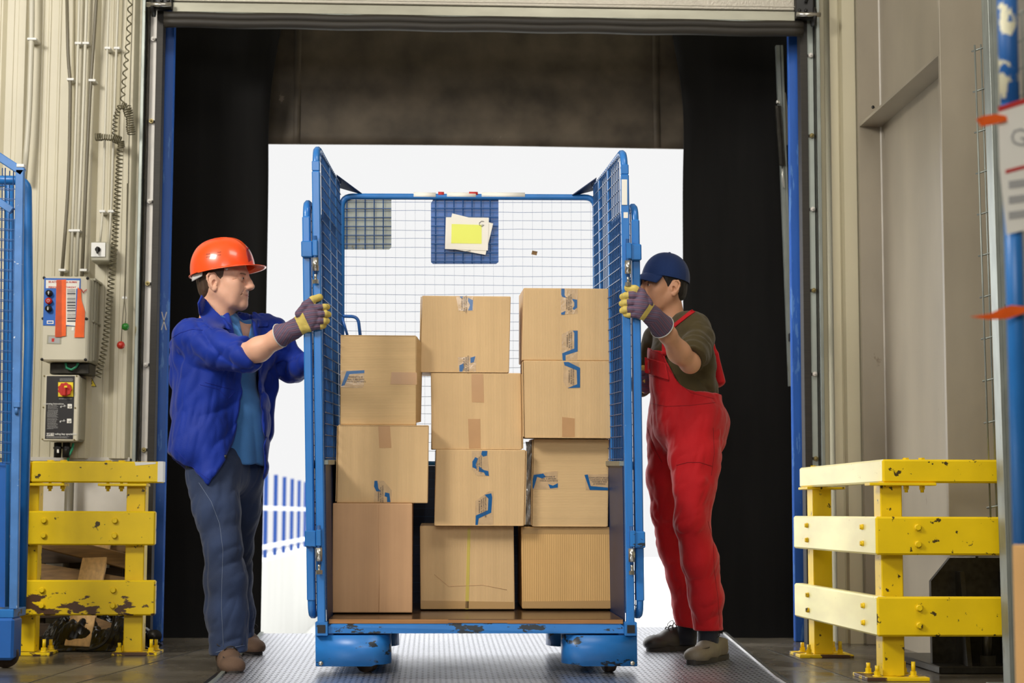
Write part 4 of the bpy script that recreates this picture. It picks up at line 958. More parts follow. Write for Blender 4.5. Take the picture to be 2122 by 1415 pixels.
o, zt2 = carton_box(698, 881, 888, 1042, YL + .02, 'card_v', 'cardboard box second from bottom of left stack, with tan and torn blue tape', zbase=zt1, flaps='tl', tapes=[
    ('tan', ((784, 883), (808, 883), (811, 928), (786, 928))),
    ('clear', ((776, 996), (795, 996), (812, 1016), (810, 1040), (775, 1040)), [((776, 996), (782, 996), (784, 1012), (789, 1018), (780, 1018), (775, 1008)), ((798, 1020), (807, 1022), (809, 1040), (802, 1040), (802, 1030), (797, 1028))], (789, 1025, Hh, 3, .0085))])
o, zt3 = carton_box(704, 695, 863, 880, YL + .04, 'card_h', 'cardboard box on top of the left stack with horizontal ridges and an open side flap', zbase=zt2, flaps='Rt', tapes=[
    ('clear', ((706, 768), (755, 766), (754, 800), (750, 804), (706, 803)), [((718, 769), (755, 767), (755, 773), (724, 775), (714, 798), (707, 800))], (737, 786, .0, 3, .0095)),
    ('tan', ((811, 771), (864, 772), (864, 797), (809, 796)))])
o, c1 = carton_box(870, 1090, 1066, 1263, YM_, 'card_v', 'cardboard box with a thin yellow strap, bottom of the middle stack', flaps='', tapes=[
    ('strap', ((969, 1095), (975, 1095), (971, 1262), (964, 1262))), ('crease', ((900, 1190), (930, 1215), (1000, 1212), (1050, 1222))), ('band', ((872, 1244), (1064, 1247), (1064, 1261), (872, 1261)))])
o, c2 = carton_box(901, 932, 1088, 1090, YM_ - .06, 'card_v', 'cardboard box with two blue zigzag tapes, second from bottom of middle stack', zbase=c1, flaps='br', tapes=[
    ('clear', ((977, 934), (1010, 934), (1014, 986), (988, 986), (978, 972)), [((999, 934), (1010, 934), (1009, 944), (1001, 946), (997, 941)), ((979, 956), (985, 947), (991, 950), (986, 962), (988, 972), (979, 968)), ((992, 966), (1003, 974), (1012, 976), (1013, 986), (1006, 985), (1003, 979), (993, 977))], (993, 962, Hh, 3, .0085)),
    ('clear', ((985, 1038), (1013, 1018), (1022, 1018), (1022, 1089), (985, 1089)), [((1004, 1025), (1018, 1022), (1020, 1030), (1018, 1062), (992, 1074), (990, 1089), (985, 1089), (986, 1068), (1011, 1057), (1012, 1033))], (1000, 1050, Hh, 4, .0085))])
o, c3 = carton_box(893, 773, 1081, 931, YM_ - .05, 'card_v', 'cardboard box with two plain tan tape strips one above the other, in the middle stack', zbase=c2, flaps='rb', tapes=[
    ('tan', ((977, 775), (1001, 775), (1003, 834), (978, 833))), ('tan', ((970, 868), (995, 868), (996, 929), (972, 929)))])
o, c4 = carton_box(872, 614, 1057, 772, YM_ - .05, 'card_v', 'cardboard box on top of the middle stack', zbase=c3, flaps='lb', tapes=[
    ('clear', ((945, 615), (981, 615), (981, 644), (950, 644)), [((952, 614), (960, 614), (957, 619)), ((970, 617), (980, 622), (979, 643), (970, 643), (974, 632), (970, 624))], (962, 630, Hh, 3, .0085)),
    ('clear', ((949, 740), (987, 738), (986, 770), (951, 770)), [((975, 741), (985, 738), (982, 750), (975, 752)), ((952, 757), (960, 753), (961, 761), (958, 770), (952, 770))], (966, 755, Hh, 3, .0085))])
o, r1_ = carton_box(1081, 1092, 1279, 1262, YR, 'card_y', 'golden ridged cardboard box edged with clear tape, bottom of the right stack', flaps='', tapes=[
    ('band', ((1083, 1246), (1278, 1244), (1278, 1260), (1083, 1260))), ('band', ((1083, 1094), (1277, 1094), (1277, 1107), (1083, 1106)))])
o, r2_ = carton_box(1104, 910, 1261, 1091, YR - .01, 'card_h', 'narrow cardboard box with a blue taped mark at each side, in the right stack', .34, zbase=r1_, flaps='lb', tapes=[
    ('clear', ((1106, 981), (1155, 976), (1156, 1013), (1104, 1014)), [((1106, 984), (1126, 981), (1131, 988), (1124, 991), (1113, 988), (1106, 1012), (1104, 1012), (1104, 995)), ((1136, 1003), (1146, 1006), (1156, 1001), (1156, 1010), (1140, 1012))], (1137, 992, .0, 3, .0085)),
    ('clear', ((1212, 983), (1260, 982), (1260, 1016), (1214, 1016)), [((1211, 984), (1218, 983), (1224, 1007), (1260, 1010), (1260, 1016), (1222, 1015))], (1242, 996, PI, 4, .0085))])
q = MB(); q.grid(lambda u, v: P(1089 + 13 * v + 2 * math.sin(u * 17), 915 + u * 172, YR + .02) + Vector((0, .02 * v + .01 * math.sin(u * 23 + v * 5), 0)), 30, 5, .001, smooth=False)
q.build('loose_wrap', M['foil'], o)
o, r3_ = carton_box(1086, 748, 1276, 907, YR - .08, 'card_v', 'cardboard box with blue tape above and tan tape below, in the right stack', zbase=r2_, flaps='lb', tapes=[
    ('clear', ((1168, 750), (1200, 750), (1200, 804), (1176, 804), (1167, 790)), [((1168, 750), (1178, 750), (1202, 762), (1202, 803), (1176, 804), (1196, 796), (1195, 767), (1170, 757))], (1184, 780, Hh, 3, .0085)),
    ('tan', ((1165, 864), (1191, 867), (1191, 906), (1165, 905)))])
o, r4_ = carton_box(1083, 598, 1270, 748, YR - .07, 'card_v', 'cardboard box on top of the right stack, the highest box, with long blue zigzag tape', zbase=r3_, flaps='r', tapes=[
    ('clear', ((1162, 599), (1197, 599), (1197, 650), (1162, 652)), [((1163, 598), (1170, 598), (1170, 611), (1173, 617), (1165, 615), (1163, 610)), ((1185, 619), (1196, 621), (1196, 637), (1190, 642), (1186, 640), (1190, 634), (1190, 627)), ((1163, 648), (1172, 644), (1170, 652), (1163, 652))], (1179, 628, Hh, 3, .0085)),
    ('clear', ((1164, 692), (1182, 684), (1196, 684), (1196, 727), (1196, 747), (1164, 747)), [((1187, 685), (1197, 685), (1197, 728), (1172, 736), (1172, 747), (1166, 747), (1165, 732), (1190, 722), (1190, 690))], (1180, 706, Hh, 3, .0085))])

# ------------------------------------------------------------------ parked roll cage at the left edge
lc = thing('roll_cage', (P(20, 1300, 7.7).x, 7.6, 0), 'empty blue roll cage parked at the far left, cut off by the frame', 'roll cage')
YQ = 7.45
def L(px, py, dy=0): return P(px, py, YQ + dy)
xa1, xa0 = L(44, 700).x, L(-120, 700).x
zt_ = L(45, 352).z
q = MB(); A = L(49, 352); Bt = L(33, 1300)
# near panel: sloping top bar, corner post
q.obox((L(-60, 287).x, YQ, L(-60, 287).z), (A.x, YQ, L(47, 358).z), .03, .034, up=(0, 0, 1), bev=.003)
q.obox((L(42, 352).x, YQ, L(42, 352).z), (L(29, 1262).x, YQ, L(29, 1262).z), .034, .03, up=(0, 1, 0), bev=.003)
q.obox((L(-70, 300).x, YQ, L(-70, 300).z), (L(-75, 1262).x, YQ, L(-75, 1262).z), .034, .03, up=(0, 1, 0), bev=.003)
q.obox((L(-60, 418).x, YQ - .01, L(-60, 380).z), (L(27, 438).x, YQ - .01, L(27, 438).z), .03, .03, up=(0, 0, 1), bev=.003)
q.obox((L(5, 436).x, YQ + .25, L(5, 436).z), (L(-2, 1262).x, YQ + .25, L(-2, 1262).z), .03, .03, up=(0, 1, 0), bev=.003)
q.build('near_frame', M['bluelight'], lc)
q = MB(); q.tube(rpath([P(-60, 372, 7.72), P(56, 374, 7.72), P(60, 700, 7.72), P(44, 1262, 7.72)], .05, 6), .0205, 10)
q.tube([P(-60, 385, 8.0), P(20, 385, 8.0), P(14, 1262, 8.0)], .02, 8); q.build('round_frame', M['blue'], lc)
q = MB()
for k in range(5): q.tube([L(-40 + k * 17, 330 + k * 6), L(-46 + k * 17, 960)], .0024, 4, smooth=False)
for k in range(5): q.tube([L(-40 + k * 15, 330 + k * 6, .26), L(-46 + k * 15, 960, .26)], .0024, 4, smooth=False)
y = 392
while y < 960:
    q.tube([L(-60, y - 6), L(34, y)], .0024, 4, smooth=False); q.tube([L(-60, y - 4, .26), L(26, y + 3, .26)], .0024, 4, smooth=False); y += 21
q.build('wire_mesh', M['wire'], lc)
q = MB(); q.prism([L(-80, 958, .02), L(12, 958, .02), L(10, 1258, .02), L(-80, 1258, .02)], (0, .003, 0)); q.build('kick_panel', M['sheetblue'], lc)
q = MB(); q.box((L(-90, 1262).x, YQ - .02, L(0, 1262).z - .035), (L(31, 1262).x, YQ + .20, L(0, 1262).z), .003); q.build('deck_frame', M['bluechip'], lc)
q = MB(); z1_ = L(0, 1280).z; q.box((L(-90, 1262).x, YQ - .03, .035), (L(33, 1262).x, YQ + .12, z1_), .01); q.build('caster_shroud', M['sheetblue'], lc)
q = MB(); c = L(8, 1340); q.cyl((c.x, YQ + .03, .05), (c.x, YQ + .06, .05), .05, n=24); q.build('wheel', M['wheel'], lc)
q = MB(); c = L(39, 838); q.box(c + Vector((-.016, -.03, -.015)), c + Vector((.012, .0, .012)), .003); q.cyl(c + Vector((-.004, -.02, -.04)), c + Vector((-.004, -.02, -.012)), .007); q.build('latch', M['bluelight'], lc)
q = MB(); c = L(42, 345); q.box(c + Vector((-.012, -.018, -.006)), c + Vector((.02, .018, .008)), .002); q.build('end_cap', M['white'], lc)

# ------------------------------------------------------------------ out-of-focus roll cage at the right edge (close to the camera)
YN_ = 3.6
rc = thing('roll_cage', P(2112, 1415, YN_), 'out-of-focus blue cage post with shipping papers and orange ties at the right edge', 'roll cage')
def N(px, py, dy=0): return P(px, py, YN_ + dy)
pa = mat('flaky_blue_paint', (30, 96, 168), .5, var=.1, wear=.9, wcol=(226, 222, 190), wscale=11)
q = MB(); q.tube([N(2086, -40), N(2092, 215)], .0205, 14); pt = q.build('upright_post', pa, rc)
q = MB(); q.tube([N(2092, 215), N(2104, 620), N(2118, 1128)], .0185, 14); q.build('upright_post', M['blue'], rc)
q = MB()
for k in range(4): q.tube([N(2104 + k * 13, 20, .05), N(2110 + k * 13, 240, .05)], .0022, 4)
for k in range(4): q.tube([N(2100, 36 + k * 57, .06), N(2150, 10 + k * 57, .06)], .0022, 4)
q.build('wire_mesh', M['zinc'], rc)
q = MB(); q.prism([N(a, b_, -.03) for a, b_ in ((2068, 222), (2150, 196), (2150, 470), (2086, 486), (2072, 350))], (0, .0008, 0)); pp = q.build('shipping_paper', M['paper'], rc)
for st in (((2068, 221), (2150, 195), (2150, 206), (2069, 232)), ((2084, 352), (2150, 335), (2150, 342), (2084, 360))):
    q = MB(); q.prism([N(a, b_, -.0315) for a, b_ in st], (0, .0005, 0)); q.build('red_stripe', M['inkr'], pp)
q = MB()
for k in range(3):
    y = 375 + k * 32; q.prism([N(a, b_, -.0315) for a, b_ in ((2090, y), (2150, y - 8), (2150, y + 8), (2091, y + 16))], (0, .0005, 0))
q.build('printed_block', M['paperg'], pp)
text('G 1', .052, N(2092, 286, -.0315), (1, 0, .0), (.0, 0, 1), M['paperg'], pp, align='LEFT')
for pts in (((2024, 246), (2036, 240), (2064, 236), (2086, 240), (2088, 250), (2064, 256), (2034, 262)), ((2010, 656), (2050, 650), (2078, 638), (2096, 632), (2130, 636), (2130, 646), (2090, 660), (2050, 662))):
    q = MB(); q.prism([N(a, b_, -.04) for a, b_ in pts], (0, .004, 0)); q.build('orange_tie', M['orangetape'], rc)
q = MB(); A = N(2103, 1128, .28); q.box((A.x, YN_ - .02, -.0), (A.x + .25, YN_ + .3, A.z), .004); o = q.build('cardboard_box', M['amber']); tag(o, 'blurred cardboard box at the lower right edge of the frame', 'cardboard box')
# ================================================================== organic shapes: smooth unions on a grid, meshed with surface nets
_rs = np.random.RandomState(5); _LAT = _rs.rand(32, 32, 32).astype(np.float32)
def vnoise(X, Y, Z):
    def f(a): i = np.floor(a).astype(np.int32); t = a - i; return i & 31, (i + 1) & 31, t * t * (3 - 2 * t)
    x0, x1, u = f(X); y0, y1, v = f(Y); z0, z1, w_ = f(Z); L_ = _LAT
    a = L_[x0, y0, z0] * (1 - u) + L_[x1, y0, z0] * u; b = L_[x0, y1, z0] * (1 - u) + L_[x1, y1, z0] * u
    c = L_[x0, y0, z1] * (1 - u) + L_[x1, y0, z1] * u; d = L_[x0, y1, z1] * (1 - u) + L_[x1, y1, z1] * u
    return (a * (1 - v) + b * v) * (1 - w_) + (c * (1 - v) + d * v) * w_
def ridge(X, Y, Z): return 1 - np.abs(2 * vnoise(X, Y, Z) - 1)
def npv(v): return np.array([v[0], v[1], v[2]], np.float32)
class SD:
    def __init__(s, lo, hi, h):
        s.lo = npv(lo); s.h = h; s.n = [int((hi[i] - lo[i]) / h) + 2 for i in range(3)]
        s.ax = [s.lo[i] + h * np.arange(s.n[i], dtype=np.float32) for i in range(3)]
        s.d = np.full(s.n, 9.0, np.float32)
    def sub(s, lo, hi, m):
        sl = []
        for i in range(3):
            a = int(max(0, math.floor((lo[i] - m - s.lo[i]) / s.h))); b = int(min(s.n[i], math.ceil((hi[i] + m - s.lo[i]) / s.h) + 1)); sl.append(slice(a, max(a, b)))
        X = s.ax[0][sl[0]][:, None, None]; Y = s.ax[1][sl[1]][None, :, None]; Z = s.ax[2][sl[2]][None, None, :]
        return tuple(sl), X, Y, Z
    def put(s, sl, d, k, mode='add'):
        o = s.d[sl]
        if mode == 'add':
            if k <= 0: s.d[sl] = np.minimum(o, d)
            else: h = np.clip(.5 + .5 * (o - d) / k, 0, 1); s.d[sl] = o * (1 - h) + d * h - k * h * (1 - h)
        elif mode == 'sub':
            h = np.clip(.5 - .5 * (o + d) / max(k, 1e-5), 0, 1); s.d[sl] = o * (1 - h) - d * h + k * h * (1 - h)
    def cap(s, a, b, ra, rb=None, k=.02, sq=None, mode='add'):
        rb = ra if rb is None else rb; a, b = npv(a), npv(b); m = max(ra, rb) + k * 1.2 + .01
        sl, X, Y, Z = s.sub(np.minimum(a, b), np.maximum(a, b), m)
        ab = b - a; L2 = float(ab @ ab) + 1e-12; dx, dy, dz = X - a[0], Y - a[1], Z - a[2]
        t = np.clip((dx * ab[0] + dy * ab[1] + dz * ab[2]) / L2, 0, 1); dx, dy, dz = dx - t * ab[0], dy - t * ab[1], dz - t * ab[2]
        if sq is not None:
            n, f = npv(sq[0]), sq[1]; n = n / np.linalg.norm(n); q = (dx * n[0] + dy * n[1] + dz * n[2]) * (f - 1); dx, dy, dz = dx + q * n[0], dy + q * n[1], dz + q * n[2]
        s.put(sl, np.sqrt(dx * dx + dy * dy + dz * dz) - (ra + (rb - ra) * t), k, mode); return s
    def chain(s, pts, rs, k=.03, sq=None):
        for i in range(len(pts) - 1): s.cap(pts[i], pts[i + 1], rs[i], rs[i + 1], k, sq)
        return s
    def ell(s, c, r, R=None, k=.02, mode='add'):
        c = npv(c); m = max(r) + k * 1.2 + .01; sl, X, Y, Z = s.sub(c, c, m); dx, dy, dz = X - c[0], Y - c[1], Z - c[2]
        if R is not None:
            R = [npv(v) for v in R]; dx, dy, dz = (dx * R[0][0] + dy * R[0][1] + dz * R[0][2]), (dx * R[1][0] + dy * R[1][1] + dz * R[1][2]), (dx * R[2][0] + dy * R[2][1] + dz * R[2][2])
        k0 = np.sqrt((dx / r[0]) ** 2 + (dy / r[1]) ** 2 + (dz / r[2]) ** 2); k1 = np.sqrt((dx / r[0] ** 2) ** 2 + (dy / r[1] ** 2) ** 2 + (dz / r[2] ** 2) ** 2) + 1e-6
        s.put(sl, k0 * (k0 - 1) / k1, k, mode); return s
    def plane(s, p, n, k=.0):
        """keep the side the normal points away from"""
        n = npv(n); n = n / np.linalg.norm(n); X, Y, Z = s.ax[0][:, None, None], s.ax[1][None, :, None], s.ax[2][None, None, :]
        d = (X - p[0]) * n[0] + (Y - p[1]) * n[1] + (Z - p[2]) * n[2]
        if k <= 0: s.d = np.maximum(s.d, d)
        else: h = np.clip(.5 - .5 * (s.d - d) / k, 0, 1); s.d = s.d * (1 - h) + d * h + k * h * (1 - h)
        return s
    def grid(s): return np.meshgrid(*s.ax, indexing='ij')
    def copy(s): o = SD.__new__(SD); o.__dict__.update(s.__dict__); o.d = s.d.copy(); return o
    def polyd(s, poly, band=.06):
        """distance (m, approx) to a drawn outline seen from the front; positive outside"""
        m = np.abs(s.d) < band; idx = np.nonzero(m); X, Y, Z = s.ax[0][idx[0]], s.ax[1][idx[1]], s.ax[2][idx[2]]
        vx, vy, vz = X - CAM.x, Y - CAM.y, Z - CAM.z
        dep = vx * Fv.x + vy * Fv.y + vz * Fv.z; px = W / 2 + FPX * (vx * Rv.x + vy * Rv.y + vz * Rv.z) / dep; py = H / 2 - FPX * (vx * Uv.x + vy * Uv.y + vz * Uv.z) / dep
        best = np.full(px.shape, 1e9, np.float32); inside = np.zeros(px.shape, bool); n = len(poly)
        for i in range(n):
            ax_, ay = poly[i]; bx_, by = poly[(i + 1) % n]; ex, ey = bx_ - ax_, by - ay
            t = np.clip(((px - ax_) * ex + (py - ay) * ey) / (ex * ex + ey * ey), 0, 1); best = np.minimum(best, (px - ax_ - t * ex) ** 2 + (py - ay - t * ey) ** 2)
            c = ((ay > py) != (by > py)) & (px < (bx_ - ax_) * (py - ay) / ((by - ay) if by != ay else 1e-9) + ax_); inside ^= c
        dist = np.sqrt(best) * dep / FPX; out_ = np.full(s.d.shape, .5, np.float32); out_[idx] = np.where(inside, -dist, dist); return out_
    def planed(s, p, n):
        n = npv(n); n = n / np.linalg.norm(n); X, Y, Z = s.ax[0][:, None, None], s.ax[1][None, :, None], s.ax[2][None, None, :]
        return (X - p[0]) * n[0] + (Y - p[1]) * n[1] + (Z - p[2]) * n[2]
    def mesh(s, name, mats, parent=None, cls=None, keep=None):
        d = s.d; S = d < 0; nx, ny, nz = d.shape
        c = [S[i:nx - 1 + i, j:ny - 1 + j, k:nz - 1 + k] for i in (0, 1) for j in (0, 1) for k in (0, 1)]
        an = c[0].copy(); al = c[0].copy()
        for q in c[1:]: an |= q; al &= q
        I = np.argwhere(an & ~al); n = len(I); ids = np.full((nx - 1, ny - 1, nz - 1), -1, np.int32); ids[I[:, 0], I[:, 1], I[:, 2]] = np.arange(n)
        off = np.array([(i, j, k) for i in (0, 1) for j in (0, 1) for k in (0, 1)]); V = np.stack([d[I[:, 0] + o[0], I[:, 1] + o[1], I[:, 2] + o[2]] for o in off], 1)
        acc = np.zeros((n, 3)); cnt = np.zeros(n)
        for a in range(8):
            for b in range(a + 1, 8):
                if np.abs(off[a] - off[b]).sum() != 1: continue
                m = (V[:, a] < 0) != (V[:, b] < 0); t = np.where(m, V[:, a] / (V[:, a] - V[:, b] + 1e-12), 0)[:, None]
                acc += np.where(m[:, None], off[a] + t * (off[b] - off[a]), 0); cnt += m
        co = s.lo + s.h * (I + acc / cnt[:, None]); F = []
        for ax in range(3):
            u, v = (ax + 1) % 3, (ax + 2) % 3; sl0 = [slice(None)] * 3; sl1 = [slice(None)] * 3; sl0[ax] = slice(0, d.shape[ax] - 1); sl1[ax] = slice(1, d.shape[ax])
            A, B = S[tuple(sl0)], S[tuple(sl1)]; E = np.argwhere(A != B); E = E[(E[:, u] > 0) & (E[:, v] > 0) & (E[:, u] < d.shape[u] - 1) & (E[:, v] < d.shape[v] - 1)]
            if not len(E): continue
            q = []
            for du, dv in ((-1, -1), (0, -1), (0, 0), (-1, 0)): G = E.copy(); G[:, u] += du; G[:, v] += dv; q.append(ids[G[:, 0], G[:, 1], G[:, 2]])
            q = np.stack(q, 1); fl = ~A[E[:, 0], E[:, 1], E[:, 2]]; q[fl] = q[fl][:, ::-1]; F.append(q)
        F = np.concatenate(F); F = F[(F >= 0).all(1)]
        base = npv(WL[parent.name]) if parent is not None else np.array([co[:, 0].mean(), co[:, 1].mean(), co[:, 2].min()])
        me = bpy.data.meshes.new(name); me.vertices.add(n); me.vertices.foreach_set('co', (co - base).astype(np.float32).ravel()); nf = len(F)
        me.loops.add(nf * 4); me.loops.foreach_set('vertex_index', F.ravel().astype(np.int32)); me.polygons.add(nf); me.polygons.foreach_set('loop_start', np.arange(0, nf * 4, 4, dtype=np.int32))
        me.polygons.foreach_set('use_smooth', np.ones(nf, bool)); mats = mats if isinstance(mats, (list, tuple)) else [mats]
        for m in mats: me.materials.append(m)
        if cls is not None:
            ce = co[F].mean(1); e1 = co[F[:, 2]] - co[F[:, 0]]; e2 = co[F[:, 3]] - co[F[:, 1]]; N = np.cross(e1, e2); N /= np.linalg.norm(N, axis=1)[:, None] + 1e-12
            me.polygons.foreach_set('material_index', np.asarray(cls(ce, N), dtype=np.int32))
        me.update(calc_edges=True); me.validate(); o = bpy.data.objects.new(name, me); C.objects.link(o)
        if parent is not None: o.parent = parent
        else: o.location = base
        WL[o.name] = Vector(base); return o

def fabric(name, rgb, rough=.8, var=.12, vs=6, bump=.25, bs=300, sheen=.15, fold=0.0):
    m = mat(name, rgb, rough, var=var, vscale=vs, bump=bump, bscale=bs, sheen=sheen, spec=.25)
    return m
M['jacket'] = fabric('cobalt_work_cotton', (12, 46, 146), .62, .14, 5, sheen=.1)
M['polo'] = fabric('light_blue_shirt', (62, 112, 168), .8)
M['jeans'] = mat('washed_denim', (36, 52, 84), .85, var=.5, vscale=3.2, bump=.35, bscale=350, sheen=.1)
M['thread'] = mat('pale_stitching', (112, 124, 146), .8)
M['jthread'] = mat('blue_stitching', (14, 34, 140), .8)
M['suede'] = mat('brown_suede', (92, 70, 54), .85, var=.2, vscale=14, bump=.3, bscale=200)
M['sole'] = mat('dark_sole', (36, 30, 26), .7)
M['shoegrey'] = mat('taupe_leather', (104, 94, 78), .6, var=.12, vscale=14, bump=.2, bscale=150)
M['shoedark'] = mat('dark_leather', (46, 40, 34), .5, var=.15, vscale=14, bump=.2, bscale=150)
M['sock'] = fabric('dark_sock', (26, 28, 36), .9)
M['redcloth'] = fabric('red_work_cotton', (182, 12, 22), .72, .12, 5)
M['redthread'] = mat('dark_red_stitching', (120, 6, 14), .8)
M['olive'] = fabric('olive_knit', (72, 62, 36), .9, .1, 8)
M['capnavy'] = fabric('navy_cap_cotton', (18, 44, 92), .8, .08, 8)
M['helmet'] = mat('orange_helmet_plastic', (250, 84, 26), .28, coat=.4)
M['helmetin'] = mat('dark_red_print', (150, 40, 40), .4)
M['strapw'] = mat('white_headband', (210, 210, 205), .5)
M['hair'] = mat('brown_hair', (70, 50, 36), .55, var=.4, vscale=60, stretch=(1, 1, .12), bump=.8, bscale=160)
M['hairblack'] = mat('black_hair', (26, 20, 18), .5, var=.4, vscale=60, stretch=(1, 1, .12), bump=.8, bscale=160)
def skin(name, rgb):
    m = mat(name, rgb, .48, var=.07, vscale=18, bump=.08, bscale=140, spec=.4); b = m.node_tree.nodes['Principled BSDF']
    b.inputs['Subsurface Weight'].default_value = .12; b.inputs['Subsurface Radius'].default_value = (.012, .005, .003); b.inputs['Subsurface Scale'].default_value = .6; return m
M['skinA'] = skin('ruddy_skin', (226, 174, 146)); M['skinB'] = skin('tanned_skin', (206, 152, 118))
M['lip'] = mat('lip', (212, 150, 128), .45); M['browA'] = mat('brow_hair', (150, 112, 86), .7); M['browB'] = mat('dark_brow_hair', (34, 24, 20), .7)
M['eyew'] = mat('eye_white', (222, 216, 208), .25); M['iris'] = mat('dark_iris', (46, 36, 28), .15)
M['gloveyel'] = mat('yellow_glove_leather', (206, 184, 96), .75, var=.15, vscale=14, bump=.4, bscale=90)
def stripes(name, ang):
    m = bpy.data.materials.new(name); m.use_nodes = True; nt = m.node_tree; b = nt.nodes['Principled BSDF']; b.inputs['Roughness'].default_value = .85; L = nt.links.new
    tc = nt.nodes.new('ShaderNodeTexCoord'); mp = nt.nodes.new('ShaderNodeMapping'); mp.inputs['Rotation'].default_value = (0, ang, 0); L(tc.outputs['Object'], mp.inputs[0])
    wv = nt.nodes.new('ShaderNodeTexWave'); wv.bands_direction = 'Z'; wv.inputs['Scale'].default_value = 20; wv.inputs['Distortion'].default_value = .5; L(mp.outputs[0], wv.inputs['Vector'])
    cr = nt.nodes.new('ShaderNodeValToRGB'); e = cr.color_ramp.elements; e[0].position = 0; e[0].color = lin((92, 82, 104)) + (1,); e[1].position = .42; e[1].color = lin((104, 94, 114)) + (1,)
    for p_, c_ in ((.5, (66, 50, 76)), (.7, (66, 48, 74)), (.78, (140, 72, 78)), (.86, (136, 72, 78)), (.92, (104, 92, 112))): x = e.new(p_); x.color = lin(c_) + (1,)
    L(wv.outputs['Fac'], cr.inputs[0]); L(cr.outputs[0], b.inputs['Base Color']); return m
M['stripeA'] = stripes('striped_glove_cotton', .15); M['stripeA2'] = stripes('striped_cuff_cotton', .95)
M['stripeB'] = stripes('striped_glove_cotton_b', -.1); M['stripeB2'] = stripes('striped_cuff_cotton_b', -.75)

